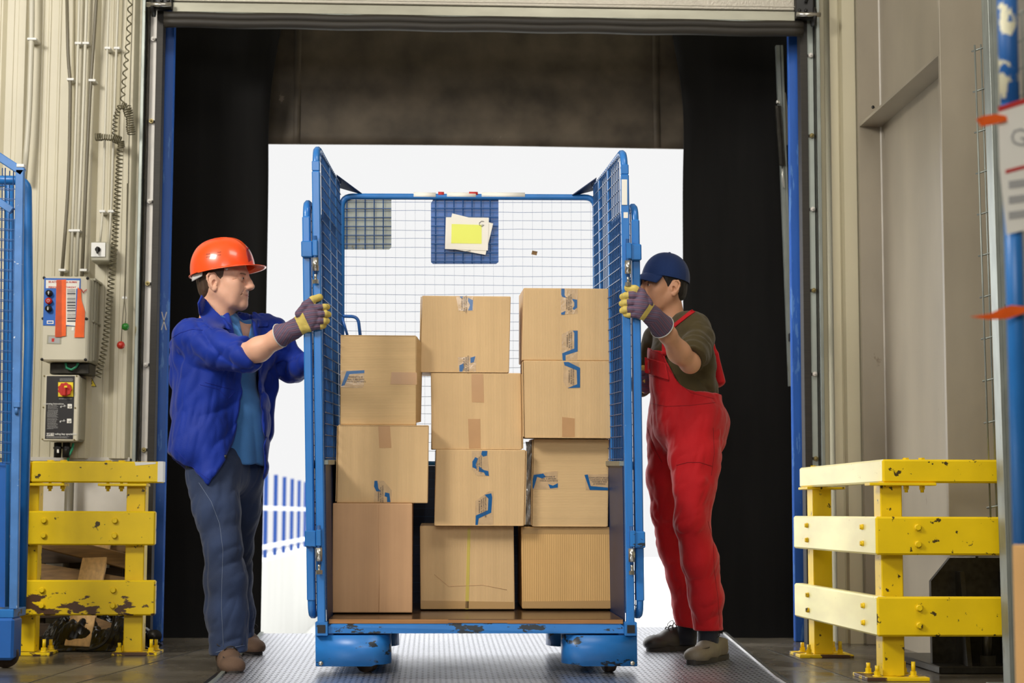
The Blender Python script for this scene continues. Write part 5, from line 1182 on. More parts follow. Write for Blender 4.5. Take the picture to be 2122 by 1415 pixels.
# ---------------------------------------------------------------- head
def head(s, c, f, pitch, sc, mats, root, parts=True, age=0.0, browm=None):
    """SDF head at c (eye level, middle of skull) facing f; returns local->world"""
    f = Vector((f[0], f[1], 0)).normalized(); l = Vector((0, 0, 1)).cross(f); u = Vector((0, 0, 1))
    f2 = f * math.cos(pitch) + u * math.sin(pitch); u2 = u * math.cos(pitch) - f * math.sin(pitch); c = Vector(c)
    g = lambda x, y, z: c + (f2 * x + l * y + u2 * z) * sc
    R = (f2, l, u2); q = sc
    def E(x, y, z, rx, ry, rz, k=.02, mode='add', rot=None):
        s.ell(g(x, y, z), (rx * q, ry * q, rz * q), rot or R, k * q, mode)
    def K(a, b, ra, rb, k=.015, mode='add', sq=None): s.cap(g(*a), g(*b), ra * q, rb * q, k * q, sq, mode)
    E(-.014, 0, .034, .098, .077, .090, .01); E(.024, 0, -.02, .068, .064, .075, .03); E(.03, 0, -.058, .050, .050, .056, .03)
    for sg in (-1, 1):
        K((-.012, sg * .056, -.05), (.045, sg * .030, -.093), .020, .020, .03)
        K((.045, sg * .030, -.093), (.070, sg * .008, -.100), .020, .020, .02)
        E(.052, sg * .046, -.024, .026, .020, .022, .022)          # cheekbone
        E(.055, sg * .036, -.055, .026, .020, .026, .025)
        K((.080, sg * .010, .024), (.066, sg * .046, .020), .012, .011, .012)   # brow ridge
    E(.078, 0, -.101, .018, .020, .016, .015)                      # chin
    E(.070, 0, -.068, .026, .030, .026, .02)                       # muzzle
    K((.0865, 0, .018), (.103, 0, -.014), .0085, .0105, .012); K((.103, 0, -.014), (.1125, 0, -.029), .0105, .0110, .008); E(.106, 0, -.031, .015, .0120, .0105, .008)
    for sg in (-1, 1):
        E(.099, sg * .0125, -.036, .0115, .0075, .0078, .008); E(.105, sg * .0062, -.0445, .0055, .0036, .003, .002, 'sub')
        E(.0925, sg * .031, .001, .018, .019, .0135, .012, 'sub')
        # lids
        E(.0745, sg * .032, .0005, .0150, .0168, .0145, .005)
        K((.0905, sg * .0200, -.0020), (.0865, sg * .0450, -.0020), .0019, .0017, .001, 'sub'); K((.0905, sg * .026, -.0006), (.0885, sg * .039, -.0008), .0026, .0025, .001, 'sub')
        if age: K((.086, sg * .018, -.017), (.076, sg * .044, -.017), .0022, .0016, .004, 'sub'); K((.096, sg * .020, -.040), (.082, sg * .036, -.066), .0022, .0016, .005, 'sub')
        if age:
            for dz in (-.006, .003): K((.070, sg * .056, dz), (.058, sg * .064, dz * 1.6), .0012, .0008, .003, 'sub')
    K((.0885, -.018, -.0600), (.0945, 0, -.0595), .0030, .0036, .005); K((.0885, .018, -.0600), (.0945, 0, -.0595), .0030, .0036, .005)
    K((.0875, -.016, -.0695), (.0925, 0, -.0710), .0034, .0042, .006); K((.0875, .016, -.0695), (.0925, 0, -.0710), .0034, .0042, .006)
    E(.070, 0, -.0658, .0290, .038, .0019, .001, 'sub')
    for sg in (-1, 1): K((.0900, sg * .022, -.0650), (.0835, sg * .033, -.0600), .0020, .0020, .001, 'sub'); pass
    for sg in (-1, 1):                                            # ears: back plate, curled rim, inner fold, lobe
        fr = (f2 * .94 - l * sg * .34 - u2 * .0).normalized(); uu = (u2 * .97 - fr * .2).normalized(); ll = fr.cross(uu); rot = (fr, ll, uu); ec = g(-.016, sg * .083, -.022)
        e = lambda x, z, y=0: ec + (fr * x + uu * z + l * sg * y) * q
        s.ell(e(-.001, .005, -.001), (.0190 * q, .0078 * q, .033 * q), rot, .006 * q); s.ell(e(.012, 0, -.008), (.012 * q, .010 * q, .024 * q), rot, .006 * q)
        rim = [e(.014, .010, .001), e(.013, .024, .002), e(.004, .033, .003), e(-.009, .032, .004), e(-.017, .022, .005), e(-.019, .008, .005), e(-.015, -.008, .004), e(-.008, -.020, .002)]
        s.chain(rim, [.0034 * q, .0036 * q, .0038 * q, .0040 * q, .0040 * q, .0036 * q, .0034 * q, .0040 * q], .0025 * q)
        s.chain([e(.002, .022, .001), e(-.008, .012, .003), e(-.008, -.006, .002)], [.0028 * q, .0030 * q, .0028 * q], .003 * q)
        s.ell(e(.002, -.027, .001), (.0095 * q, .005 * q, .0100 * q), rot, .005 * q); s.ell(e(.004, -.004, .004), (.0075 * q, .0055 * q, .012 * q), rot, .002 * q, 'sub'); s.cap(e(.013, -.004, .002), e(.012, -.011, .002), .0040 * q, .0036 * q, .003 * q)
    K((-.022, 0, -.05), (-.040, 0, -.20), .056, .062, .03)
    K((.0, 0, -.09), (-.012, 0, -.19), .036, .046, .03)
    if parts:
        for sg in (-1, 1):
            b = MB(); b.ball(g(.0752, sg * .032, -.0004), .0136 * q, n=24); e = b.build('eye', M['eyew'], root)
            b = MB(); gz = (f2 + l * 0).normalized(); pc = g(.0752, sg * .032, -.0006) + (f2 + l * .0).normalized() * (q * .0098); b.ball(pc, .0056 * q, n=14); b.build('iris', M['iris'], e)
    def back(P_):
        r = P_ - npv(c); return (r @ npv(f2)) / sc, (r @ npv(l)) / sc, (r @ npv(u2)) / sc
    return g, back, (f2, l, u2)

def hand_glove(name, root, wrist, cuff, palm, fingers, thumb, mats, label, palm_side, band=None, cuffr=(.036, .047), h=.0022, fr=.0125):
    """glove round the hand: cuff -> wrist -> knuckles, each finger its own bent chain"""
    pts = [wrist, cuff] + palm + [p for f in fingers for p in f] + thumb
    lo = [min(p[i] for p in pts) - .06 for i in range(3)]; hi = [max(p[i] for p in pts) + .06 for i in range(3)]
    s = SD(lo, hi, h); ps = Vector(palm_side)
    s.cap(cuff, wrist, cuffr[1], cuffr[0], .01); s.cap(wrist, (palm[0] + palm[-1]) / 2, cuffr[0] * .95, .036, .02, (ps, 1.35))
    for p in palm: s.cap(wrist, p, .026, .0165, .014)
    for i in range(len(palm) - 1): s.cap(palm[i], palm[i + 1], .0175, .0175, .012)
    for p, f in zip(palm, fingers): s.chain([p] + f, [fr * 1.12] + [fr * (1.05 - .04 * i) for i in range(len(f))], .0035)
    s.chain(thumb, [.017] + [fr * 1.12] * (len(thumb) - 1), .006)
    G = s.grid(); s.d += .0014 * (ridge(G[0] * 60, G[1] * 60, G[2] * 60) - .5) + .0016 * (vnoise(G[0] * 30, G[1] * 30, G[2] * 30) - .5)
    ax = (cuff - wrist).normalized(); s.plane(cuff, ax)
    s2 = SD(lo, hi, h)
    allf = [(f, .36) for f in fingers] + [(thumb, .66)]
    def cls(Pc, N):
        m = np.zeros(len(Pc), int); best = np.full(len(Pc), 1e9)
        w_ = npv(wrist); a_ = npv(ax); t = (Pc - w_) @ a_; m[t > -.004] = 2
        for f, tf in allf:
            L_ = 0; tot = sum((f[i + 1] - f[i]).length for i in range(len(f) - 1))
            for i in range(len(f) - 1):
                a, b = npv(f[i]), npv(f[i + 1]); ab = b - a; tt = np.clip(((Pc - a) @ ab) / (ab @ ab), 0, 1); dd = np.linalg.norm(Pc - a - tt[:, None] * ab, axis=1); sl = (f[i + 1] - f[i]).length
                near = dd < np.minimum(best, fr * 1.5); fr_ = (L_ + tt * sl) / tot; m[near & (fr_ > tf)] = 1; m[near & (fr_ <= tf) & (t < -.03)] = 0; best = np.where(near, dd, best); L_ += sl
        m[(N @ npv(ps) > .25) & (t < -.004)] = 1
        if band is not None:
            k0 = npv(band[0]); kd = npv(band[1]); tb = (Pc - k0) @ kd; m[(np.abs(tb) < band[2]) & (best > fr * 1.35) & (t < 0)] = 1
        return m
    o = s.mesh(name, [M[k] for k in mats], root, cls)
    if label: o['label'] = label
    if label is None: return o
    b = MB(); n1 = ax.orthogonal().normalized(); n2 = ax.cross(n1)
    b.tube([cuff + (n1 * math.cos(t * PI / 12) + n2 * math.sin(t * PI / 12)) * (cuffr[1] + .0005) for t in range(24)], .0022, 6, closed=True); b.build('cuff_binding', M['strapw'], o)
    return o

def shoe(root, heel, toe, z, mat_, label=None, wd=.047, lace=True, hgt=.075, sole='sole'):
    """lace-up shoe from heel point to toe point standing at height z"""
    heel = Vector((heel[0], heel[1], 0)); toe = Vector((toe[0], toe[1], 0)); d = (toe - heel); L_ = d.length; d.normalize(); r = Vector((d.y, -d.x, 0))
    slope = (ramp(toe.y) - ramp(heel.y)) if z is None else 0
    def zz(p): return (ramp(p.y) + .002) if z is None else z
    g = lambda t, x, h: (lambda b: b + Vector((0, 0, h + zz(b))))(heel + d * (t * L_) + r * x)
    lo = [min(heel[i], toe[i]) - .08 for i in (0, 1)] + [-.02]; hi = [max(heel[i], toe[i]) + .08 for i in (0, 1)] + [.30]
    s = SD(lo, hi, .003)
    s.cap(g(.16, 0, .042), g(.5, 0, .042), .040, .042, .02, ((0, 0, 1), 1.0)); s.cap(g(.5, 0, .036), g(.82, .003, .034), .047, wd, .02, ((0, 0, 1), 1.35)); s.cap(g(.78, 0, .030), g(.86, 0, .030), wd, wd * .93, .02, ((0, 0, 1), 1.5))
    s.cap(g(.17, 0, .06), g(.17, 0, hgt + .02), .038, .040, .02); s.cap(g(.25, 0, .075), g(.55, 0, .052), .036, .036, .03)
    s.plane(g(.5, 0, .012), (0, 0, -1)); sup = s.copy()
    s.plane(g(.2, 0, hgt + .015), (-.25 * d.x, -.25 * d.y, 1))
    G = s.grid(); s.d += .002 * (vnoise(G[0] * 25, G[1] * 25, G[2] * 25) - .5)
    o = s.mesh('shoe', M[mat_], root)
    if label: o['label'] = label
    b = MB(); n = 40; pts = []
    for i in range(n):
        a = 2 * PI * i / n; ca, sa = math.cos(a), math.sin(a); t = .47 + .53 * (abs(ca) ** .8) * (1 if ca > 0 else -1); wv = (.047 if t > .5 else .040) * (1.0 if t > .5 else 1) ; x = wv * 1.06 * (abs(sa) ** .75) * (1 if sa > 0 else -1); pts.append((t, x))
    t_ = bmesh.new(); A = [t_.verts.new(g(p[0], p[1], .022)) for p in pts]; B = [t_.verts.new(g(p[0], p[1], .001)) for p in pts]
    for i in range(n): t_.faces.new((A[i], A[(i + 1) % n], B[(i + 1) % n], B[i]))
    t_.faces.new(A); t_.faces.new(B); b._join(t_, False); b.build('sole', M[sole], o)
    b = MB(); b.tube(rpath([g(.50, -.030, .074), g(.66, -.033, .063), g(.80, -.029, .061), g(.88, -.010, .064), g(.88, .010, .064), g(.80, .029, .061), g(.66, .033, .063), g(.50, .030, .074)], .03, 4), .0024, 6); b.build('apron_seam', M['sole' if mat_ != 'shoegrey' else 'shoedark'], o)
    if lace:
        b = MB()
        for k in range(3):
            t = .40 + .08 * k; hz_ = .1170 - .0070 * k; b.tube([g(t, -.026, hz_ - .016), g(t, -.012, hz_ - .003), g(t + .02, 0, hz_), g(t, .012, hz_ - .003), g(t, .026, hz_ - .016)], .0026, 6)
        for sg in (-1, 1): b.tube(rpath([g(.42, 0, .118), g(.38, sg * .03, .132), g(.46, sg * .055, .108), g(.47, sg * .03, .098), g(.43, 0, .110)], .02, 4), .002, 6); b.tube([g(.42, 0, .102), g(.48, sg * .03, .075), g(.47, sg * .048, .045)], .0018, 6)
        b.build('laces', M['sole'], o)
    return o

# ================================================================== man with the orange helmet
YA = 7.50
A_ = thing('person', PZ(475, 1380), 'man in orange helmet, blue work jacket and jeans pushing the cage from the left', 'person')
fa = Vector((.77, -.64, 0)).normalized(); la = Vector((0, 0, 1)).cross(fa); up = Vector((0, 0, 1))
neck = P(474, 668, YA + .02); chest = P(468, 760, YA + .02); belly = P(466, 880, YA + .02); pel = P(466, 955, YA + .02)
shR = P(402, 700, 7.38); shL = P(548, 688, 7.68); elR = P(508, 735, 7.22); wrR = P(604, 687, 7.085)
elL = P(608, 768, 7.72); haL = P(640, 752, 7.60)
# head and neck (skin, fine grid), then the rest of the body joined under the clothes
hc = P(466, 578, YA); hf = (math.cos(.25), -math.sin(.25))
s = SD(hc - Vector((.16, .16, .24)), hc + Vector((.17, .16, .17)), .0017)
g, back, FR = head(s, hc, hf, -.03, 1.06, None, A_, age=1)
G = s.grid(); s.d += .0008 * (vnoise(G[0] * 40, G[1] * 40, G[2] * 40) - .5)
def clsA(Pc, N):
    x, y, z = back(Pc); m = np.zeros(len(Pc), int)
    m[(x > .082) & (z > -.0745) & ((z + .0655) ** 2 / .0068 ** 2 + (y / .0215) ** 2 < 1)] = 1
    zb = .0165 - .16 * np.abs(np.abs(y) - .03); m[(x > .055) & (np.abs(y) > .014) & (np.abs(y) < .046) & (np.abs(z - zb - .002) < .0030)] = 2
    return m
sk = s.mesh('head_tmp', [M['skinA'], M['lip'], M['browA']], A_, clsA)
pts = [neck, pel, shR, shL, elR, wrR, elL, haL, P(480, 1390, 7.1), P(520, 1350, 7.95)]
lo = [min(p[i] for p in pts) - .12 for i in range(3)]; hi = [max(p[i] for p in pts) + .12 for i in range(3)]
b2 = SD(lo, hi, .010)
hipR, knR, anR = P(436, 965, 7.42), P(461, 1128, 7.34), P(474, 1340, 7.33); hipL, knL, anL = P(502, 960, 7.62), P(498, 1130, 7.72), P(507, 1318, 7.88)
b2.cap(neck - up * .03, chest, .055, .10, .03, (fa, 1.3)); b2.cap(chest, belly, .13, .115, .05, (fa, 1.3)); b2.cap(belly, pel, .115, .12, .05, (fa, 1.25)); b2.cap(shR, shL, .045, .045, .05)
b2.chain([shR, elR, wrR], [.045, .038, .026], .02); b2.chain([shL, elL, haL], [.045, .036, .025], .02)
b2.chain([hipR, knR, anR], [.070, .044, .032], .03); b2.chain([hipL + Vector((-.01, 0, 0)), knL + Vector((-.02, 0, 0)), anL + Vector((-.015, 0, 0))], [.065, .038, .030], .02)
bd = b2.mesh('body_tmp', [M['skinA']], A_)
# visible forearm: finer
def joinmesh(objs, name):
    b = MB()
    mats = []
    for o in objs:
        me = o.data; off = len(mats)
        for m in me.materials:
            mats.append(m)
        for p in me.polygons: p.material_index += off
        b.bm.from_mesh(me)
    par = objs[0].parent; ms = bpy.data.meshes.new(name); b.bm.to_mesh(ms); b.bm.free()
    for m in mats: ms.materials.append(m)
    for o in objs: bpy.data.objects.remove(o)
    o = bpy.data.objects.new(name, ms); C.objects.link(o); o.parent = par; WL[o.name] = WL[par.name]; return o
def forearm(el, wr, r0, r1, root, mat_, bulge=(0, 0, -.006)):
    lo = [min(el[i], wr[i]) - .09 for i in range(3)]; hi = [max(el[i], wr[i]) + .09 for i in range(3)]
    f = SD(lo, hi, .004); mid = el.lerp(wr, .3) + Vector(bulge); f.chain([el, mid, el.lerp(wr, .72), wr], [r0, r0 * 1.06, (r0 + r1) / 2 * .95, r1], .03); f.cap(el, el, r0 * 1.02, None, .02)
    return f.mesh('arm_tmp', [mat_], root)
fo = forearm(elR, wrR, .043, .031, A_, M['skinA'])
joinmesh([sk, bd, fo], 'body')

# shirt
lo = [min(shR[0], neck[0] - .25) - .08, YA - .35, pel.z - .14]; hi = [shL[0] + .10, YA + .38, neck.z + .12]
def torsoA(s, e=0.0, k=.05):
    s.cap(P(472, 745, YA + .01), P(470, 850, YA + .01), .150 + e, .140 + e, k, (fa, 1.32)); s.cap(P(470, 850, YA + .01), P(466, 965, YA + .01), .140 + e, .142 + e, k, (fa, 1.22))
    s.cap(shR.lerp(neck, .25) - up * .015, shL.lerp(neck, .25) - up * .015, .068 + e, .068 + e, .06); s.cap(neck - up * .005, neck - up * .08, .062 + e, .09 + e, .04)
    s.cap(P(440, 730, 7.45), P(520, 735, 7.60), .085 + e, .085 + e, k)
s = SD(lo, hi, .005); torsoA(s, -.008); s.cap(P(500, 860, 7.50), P(505, 955, 7.52), .095, .088, .05)
s.plane(P(500, 962, YA), (-.10, 0, -1)); s.plane(neck + up * .045 + fa * .0, (-.25 * fa.x, -.25 * fa.y, 1), .01)
G = s.grid(); s.d += .016 * (ridge(G[0] * 9 + 3, G[1] * 9, G[2] * 3.0) ** 2 - .35) + .004 * (vnoise(G[0] * 20, G[1] * 20, G[2] * 9) - .5)
# open collar notch
shirt = s
cav = s.polyd([(494, 655), (502, 690), (511, 712), (517, 690), (524, 655)], .2); fr_ = -s.planed(neck, fa)
s.d = np.maximum(s.d, -np.maximum(cav, fr_ + .02))
sh_o = s.mesh('shirt', M['polo'], A_); sh_o['label'] = 'light blue collared shirt'
# collar flaps of the shirt
from mathutils.bvhtree import BVHTree
def bvh_of(o):
    me = o.data; b = WL[o.name]; return BVHTree.FromPolygons([v.co + b for v in me.vertices], [p.vertices[:] for p in me.polygons])
def inpoly(x, y, poly):
    c = False; n = len(poly)
    for i in range(n):
        (ax_, ay), (bx_, by) = poly[i], poly[(i + 1) % n]
        if (ay > y) != (by > y) and x < (bx_ - ax_) * (y - ay) / (by - ay) + ax_: c = not c
    return c
def patch(name, poly, on, m, par, off=.005, th=.004, step=2.0, lift=None, smooth=2):
    """cloth piece with the drawn outline, laid over the surfaces of the objects in on"""
    bvs = [bvh_of(o) for o in on]; xs = [p[0] for p in poly]; ys = [p[1] for p in poly]
    # dense outline ring + inside points, triangulated
    ring = []
    for i in range(len(poly)):
        (ax_, ay), (bx_, by) = poly[i], poly[(i + 1) % len(poly)]; n = max(1, int(math.hypot(bx_ - ax_, by - ay) / step))
        ring += [(ax_ + (bx_ - ax_) * k / n, ay + (by - ay) * k / n) for k in range(n)]
    inn = []; y = min(ys) + step
    while y < max(ys):
        x = min(xs) + step
        while x < max(xs):
            if inpoly(x, y, poly) and min((x - a[0]) ** 2 + (y - a[1]) ** 2 for a in ring) > (step * .6) ** 2: inn.append((x, y))
            x += step
        y += step
    from mathutils.geometry import delaunay_2d_cdt
    P2 = [Vector(p) for p in ring + inn]; E_ = [(i, (i + 1) % len(ring)) for i in range(len(ring))]
    V2, _, F2, _, _, _ = delaunay_2d_cdt(P2, E_, [list(range(len(ring)))], 1, 1e-4)
    D = []
    for p in V2:
        d = ray(p.x, p.y).normalized(); best = None
        for bv in bvs:
            h = bv.ray_cast(CAM, d)
            if h[3] is not None and (best is None or h[3] < best): best = h[3]
        D.append(best)
    ok = sorted(v for v in D if v is not None); med = ok[len(ok) // 2] if ok else 7.4
    D = [med if (v is None or abs(v - med) > .16) else v for v in D]
    nb = [[] for _ in V2]
    for f in F2:
        for i in range(len(f)): nb[f[i]].append(f[(i + 1) % len(f)]); nb[f[(i + 1) % len(f)]].append(f[i])
    for _ in range(smooth): D = [.5 * D[i] + .5 * sum(D[j] for j in nb[i]) / len(nb[i]) if nb[i] else D[i] for i in range(len(D))]
    t = bmesh.new(); vs = []
    for p, dd in zip(V2, D):
        d = ray(p.x, p.y).normalized(); l_ = lift(p.x, p.y) if lift else 0; vs.append(t.verts.new(CAM + d * (dd - off - l_)))
    for f in F2:
        try: t.faces.new([vs[i] for i in f])
        except ValueError: pass
    bmesh.ops.recalc_face_normals(t, faces=list(t.faces)); bmesh.ops.solidify(t, geom=list(t.faces), thickness=th)
    b = MB(); b._join(t, True); return b.build(name, m, par)
bodyA = [o for o in bpy.data.objects if o.name == 'body'][0]
patch('collar_leaf', [(455, 650), (470, 660), (494, 678), (504, 700), (512, 716), (500, 728), (480, 706), (455, 680)], [sh_o], M['polo'], sh_o, .008, smooth=20)
# jacket
s = SD([lo[0] - .06, lo[1] - .09, lo[2] - .05], [hi[0] + .16, hi[1], hi[2]], .0055)
torsoA(s, .014)
s.cap(P(425, 760, 7.42), P(412, 930, 7.42), .12, .125, .05); s.cap(P(430, 900, 7.40), P(438, 985, 7.36), .10, .09, .05)
s.cap(P(500, 930, 7.62), P(515, 985, 7.64), .09, .07, .05); s.cap(P(500, 850, 7.50), P(503, 960, 7.52), .116, .112, .05)
s.cap(P(385, 725, 7.46), P(388, 850, 7.50), .07, .075, .05)
s.cap(P(548, 790, 7.66), P(546, 900, 7.66), .040, .040, .03); s.cap(P(546, 900, 7.66), P(540, 975, 7.64), .036, .028, .02); s.cap(P(556, 735, 7.68), P(554, 800, 7.66), .036, .038, .03)
s.cap(P(510, 645, 7.62), P(545, 655, 7.70), .030, .038, .04); s.cap(P(420, 632, 7.50), P(446, 664, 7.42), .020, .024, .03)
G = s.grid(); X, Y, Z = G
def arm_fold(s, a, b, amp, freq, X, Y, Z, reach=.11):
    a, b = npv(a), npv(b); ab = b - a; L_ = float(np.linalg.norm(ab)); u_ = ab / L_
    dx, dy, dz = X - a[0], Y - a[1], Z - a[2]; t = dx * u_[0] + dy * u_[1] + dz * u_[2]; r = np.sqrt(np.maximum(0, dx * dx + dy * dy + dz * dz - t * t)); w_ = np.clip(1.2 - r / reach, 0, 1) * np.clip(t / .05 + .6, 0, 1) * np.clip((L_ - t) / .05 + .8, 0, 1)
    ph = 3.5 * vnoise(X * 7, Y * 7, Z * 7) + 1.6 * vnoise(X * 16, Y * 16, Z * 16); return amp * w_ * np.sin(t * freq + ph * 2.2 + (dz) * 14)
def folds(X, Y, Z, dr, fa, fl, sd_=0.0):
    """cloth folds running along dr: noise stretched that way"""
    dr = Vector(dr).normalized(); t = X * dr.x + Y * dr.y + Z * dr.z; k = fl - fa
    wob = .35 * (vnoise(X * 5 + sd_, Y * 5, Z * 5) - .5)
    return ridge(X * fa + t * dr.x * k + sd_ + wob, Y * fa + t * dr.y * k + wob, Z * fa + t * dr.z * k + sd_) ** 2 - .35
def armw(a, b, X, Y, Z, reach):
    a, b = npv(a), npv(b); ab = b - a; L_ = float(np.linalg.norm(ab)); u_ = ab / L_; dx, dy, dz = X - a[0], Y - a[1], Z - a[2]; t = np.clip(dx * u_[0] + dy * u_[1] + dz * u_[2], 0, L_)
    r = np.sqrt((dx - t * u_[0]) ** 2 + (dy - t * u_[1]) ** 2 + (dz - t * u_[2]) ** 2); return np.clip((reach - r) / .03, 0, 1)
wR_ = armw(shR + (elR - shR) * .25, elR + (wrR - elR) * .2, X, Y, Z, .115); wL_ = armw(shL + (elL - shL) * .25, haL, X, Y, Z, .105); wB_ = 1 - np.maximum(wR_, wL_)
FD = wR_ * (.020 * folds(X, Y, Z, (elR - shR) + Vector((0, 0, -.10)), 13, 3.0, 2.3) + .010 * folds(X, Y, Z, (.6, 0, .8), 24, 8, 7.7)) \
   + wL_ * (.016 * folds(X, Y, Z, (.5, .1, -.9), 15, 5, 4.1) + .008 * folds(X, Y, Z, (.7, 0, .7), 26, 8, 1.7)) \
   + wB_ * (.018 * folds(X, Y, Z, (.36, 0, 1), 7, 1.6, .4) + .010 * folds(X, Y, Z, (.75, 0, .66), 15, 3.5, 5.2) + .005 * folds(X, Y, Z, (.2, 0, 1), 34, 9, 3.3))
# hem line sloping, cut; opening at the front
# hem: from the back (355,950) to the tip (430,1005)
hp0, hp1 = P(352, 940, 7.40), P(432, 1004, 7.40); hd = (hp1 - hp0).normalized(); hn = Vector((hd.z, 0, -hd.x)); hn = hn if hn.z < 0 else -hn
hem = s.planed(hp0, hn); hem2 = s.planed(P(500, 985, YA), (0, 0, -1)); hem2 = np.where(Y > 7.5, hem2, hem); blend = np.clip((Y - 7.46) / .08, 0, 1); hemd = hem * (1 - blend) + s.planed(P(500, 985, YA), (0, 0, -1)) * blend
s.d = np.maximum(s.d, hemd)
op = s.polyd([(472, 600), (478, 660), (494, 720), (508, 770), (508, 815), (497, 880), (472, 955), (430, 1012), (420, 1060), (560, 1060), (541, 985), (546, 900), (538, 830), (536, 790), (532, 745), (527, 700), (522, 655), (522, 600)], .25)
frn = -s.planed(P(470, 800, YA + .02), fa)
opd = np.maximum(np.maximum(op, frn + .0), -(s.d + .075)); h_ = np.clip(.5 - .5 * (s.d + opd) / .006, 0, 1); s.d = s.d * (1 - h_) - opd * h_ + .006 * h_ * (1 - h_)
s.ell(P(507, 980, 7.50), (.055, .13, .05), None, .01, 'sub')
s.plane(neck + up * .055 - fa * .03, (-.10 * fa.x, -.10 * fa.y, 1), .004)
slv = SD.__new__(SD); slv.__dict__.update(s.__dict__); slv.d = np.full(s.d.shape, 9.0, np.float32)
slv.chain([shR, shR.lerp(elR, .5) - up * .012, elR - up * .004], [.088, .082, .074], .03); slv.cap(elR, elR + (wrR - elR) * .30, .076, .064, .02)
cd_ = ((wrR - elR).normalized() + Vector((.0, 0, .30))).normalized(); slv.plane(elR + (wrR - elR).normalized() * .040, cd_, .006)
h_ = np.clip(.5 + .5 * (s.d - slv.d) / .03, 0, 1); s.d = s.d * (1 - h_) + slv.d * h_ - .03 * h_ * (1 - h_)
s.chain([shL + Vector((.02, 0, .01)), shL.lerp(elL, .5) + Vector((.01, 0, 0)), elL + Vector((.0, 0, .012)), haL - up * .004], [.080, .064, .060, .054], .03)
s.d += FD
jk = s.mesh('jacket', M['jacket'], A_)
# jacket collar, pocket flap, button, hem band
onA = [jk, sh_o, bodyA]
patch('collar_wing', [(417, 611), (428, 622), (446, 645), (468, 666), (480, 684), (462, 680), (452, 688), (446, 690), (424, 672), (412, 650), (409, 628)], onA, M['jacket'], jk, .012, .006, smooth=14)
patch('pocket_flap', [(532, 664), (556, 664), (556, 677), (534, 678)], [jk], M['jacket'], jk, .004, .004)
def seam(pts, Y0, m, par, name='seam', r=.0012, n=30, cyc=None):
    """stitching line laid on the surface by shooting towards it"""
    from mathutils.bvhtree import BVHTree
    me = par.data; bv = BVHTree.FromPolygons([v.co for v in me.vertices], [p.vertices[:] for p in me.polygons]); base = WL[par.name]; out_ = []
    pp = []
    for i in range(len(pts) - 1):
        for k in range(n // (len(pts) - 1)): t = k / (n // (len(pts) - 1)); pp.append((pts[i][0] * (1 - t) + pts[i + 1][0] * t, pts[i][1] * (1 - t) + pts[i + 1][1] * t))
    pp.append(pts[-1])
    for x, y in pp:
        d = ray(x, y).normalized(); h = bv.ray_cast(CAM - base, d)
        if h[0] is not None: out_.append(h[0] + base - d * .0006)
    segs = [[]]
    for p_ in out_:
        if segs[-1] and (p_ - segs[-1][-1]).length > .05: segs.append([])
        segs[-1].append(p_)
    b = MB(); ok = False
    for sg in segs:
        if len(sg) > 1: b.tube(sg, r, 5); ok = True
    return b.build(name, m, par) if ok else None
seam([(415, 797), (452, 806), (473, 826), (487, 812)], 0, M['jthread'], jk); seam([(424, 792), (455, 800), (486, 808)], 0, M['jthread'], jk)
seam([(357, 700), (372, 690), (398, 682), (420, 684)], 0, M['jthread'], jk); seam([(362, 930), (395, 965), (432, 993)], 0, M['jthread'], jk)
for x, y in ((467, 946), (506, 812)):
    d = ray(x, y)
    b = MB(); c0 = P(x, y, 7.30)
    from mathutils.bvhtree import BVHTree
    me = jk.data; bv = BVHTree.FromPolygons([v.co for v in me.vertices], [p.vertices[:] for p in me.polygons]); h = bv.ray_cast(CAM - WL[jk.name], d.normalized())
    if h[0] is not None and (h[0] + WL[jk.name]).y < 7.7:
        c0 = h[0] + WL[jk.name]; b.cyl(c0 + Vector((0, -.004, 0)), c0, .008, n=14); b.build('button', M['black'], jk)
    else: b.bm.free()

# jeans
pts = [P(370, 960, 7.3), P(560, 960, 7.8), P(480, 1370, 7.2), P(520, 1330, 8.0)]
lo = [min(p[i] for p in pts) - .10 for i in range(3)]; hi = [max(p[i] for p in pts) + .12 for i in range(3)]
s = SD(lo, hi, .0055)
s.cap(P(455, 938, 7.50), P(488, 938, 7.58), .112, .102, .04); s.cap(P(448, 985, 7.46), P(494, 985, 7.6), .115, .098, .05)
s.chain([P(437, 975, 7.42), P(448, 1060, 7.36), P(461, 1130, 7.33), P(468, 1200, 7.34), P(470, 1270, 7.35), P(472, 1343, 7.35)], [.108, .092, .076, .083, .084, .083], .03)
s.chain([P(500, 975, 7.62), P(500, 1060, 7.68), P(492, 1130, 7.73), P(492, 1200, 7.80), P(496, 1270, 7.84), P(500, 1322, 7.87)], [.100, .078, .066, .066, .066, .066], .03)
G = s.grid(); X, Y, Z = G
kz = P(461, 1130, 7.3).z
s.d += .0065 * folds(X, Y, Z, (1, .2, .45), 22, 5, 3.1) * (.15 + np.exp(-((Z - kz + .04) / .10) ** 2) + 1.2 * np.exp(-((Z - .13) / .05) ** 2)) + .009 * folds(X, Y, Z, (.12, 0, 1), 9, 2.0, 6.6) + .004 * folds(X, Y, Z, (.5, 0, 1), 30, 10, 1.1)
s.d = np.where(Y < 7.62, np.maximum(s.d, s.planed(P(470, 1356, 7.3), (.12, 0, -1))), np.maximum(s.d, s.planed(P(500, 1330, 7.85), (0, 0, -1))))
jn = s.mesh('jeans', M['jeans'], A_)
seam([(412, 1000), (438, 1040), (455, 1085), (462, 1140), (460, 1200), (459, 1262), (463, 1340)], 0, M['thread'], jn, 'side_seam', .0009, 60)
seam([(447, 1352), (470, 1345), (500, 1338), (507, 1337)], 0, M['thread'], jn, 'hem_stitch', .0012, 24)
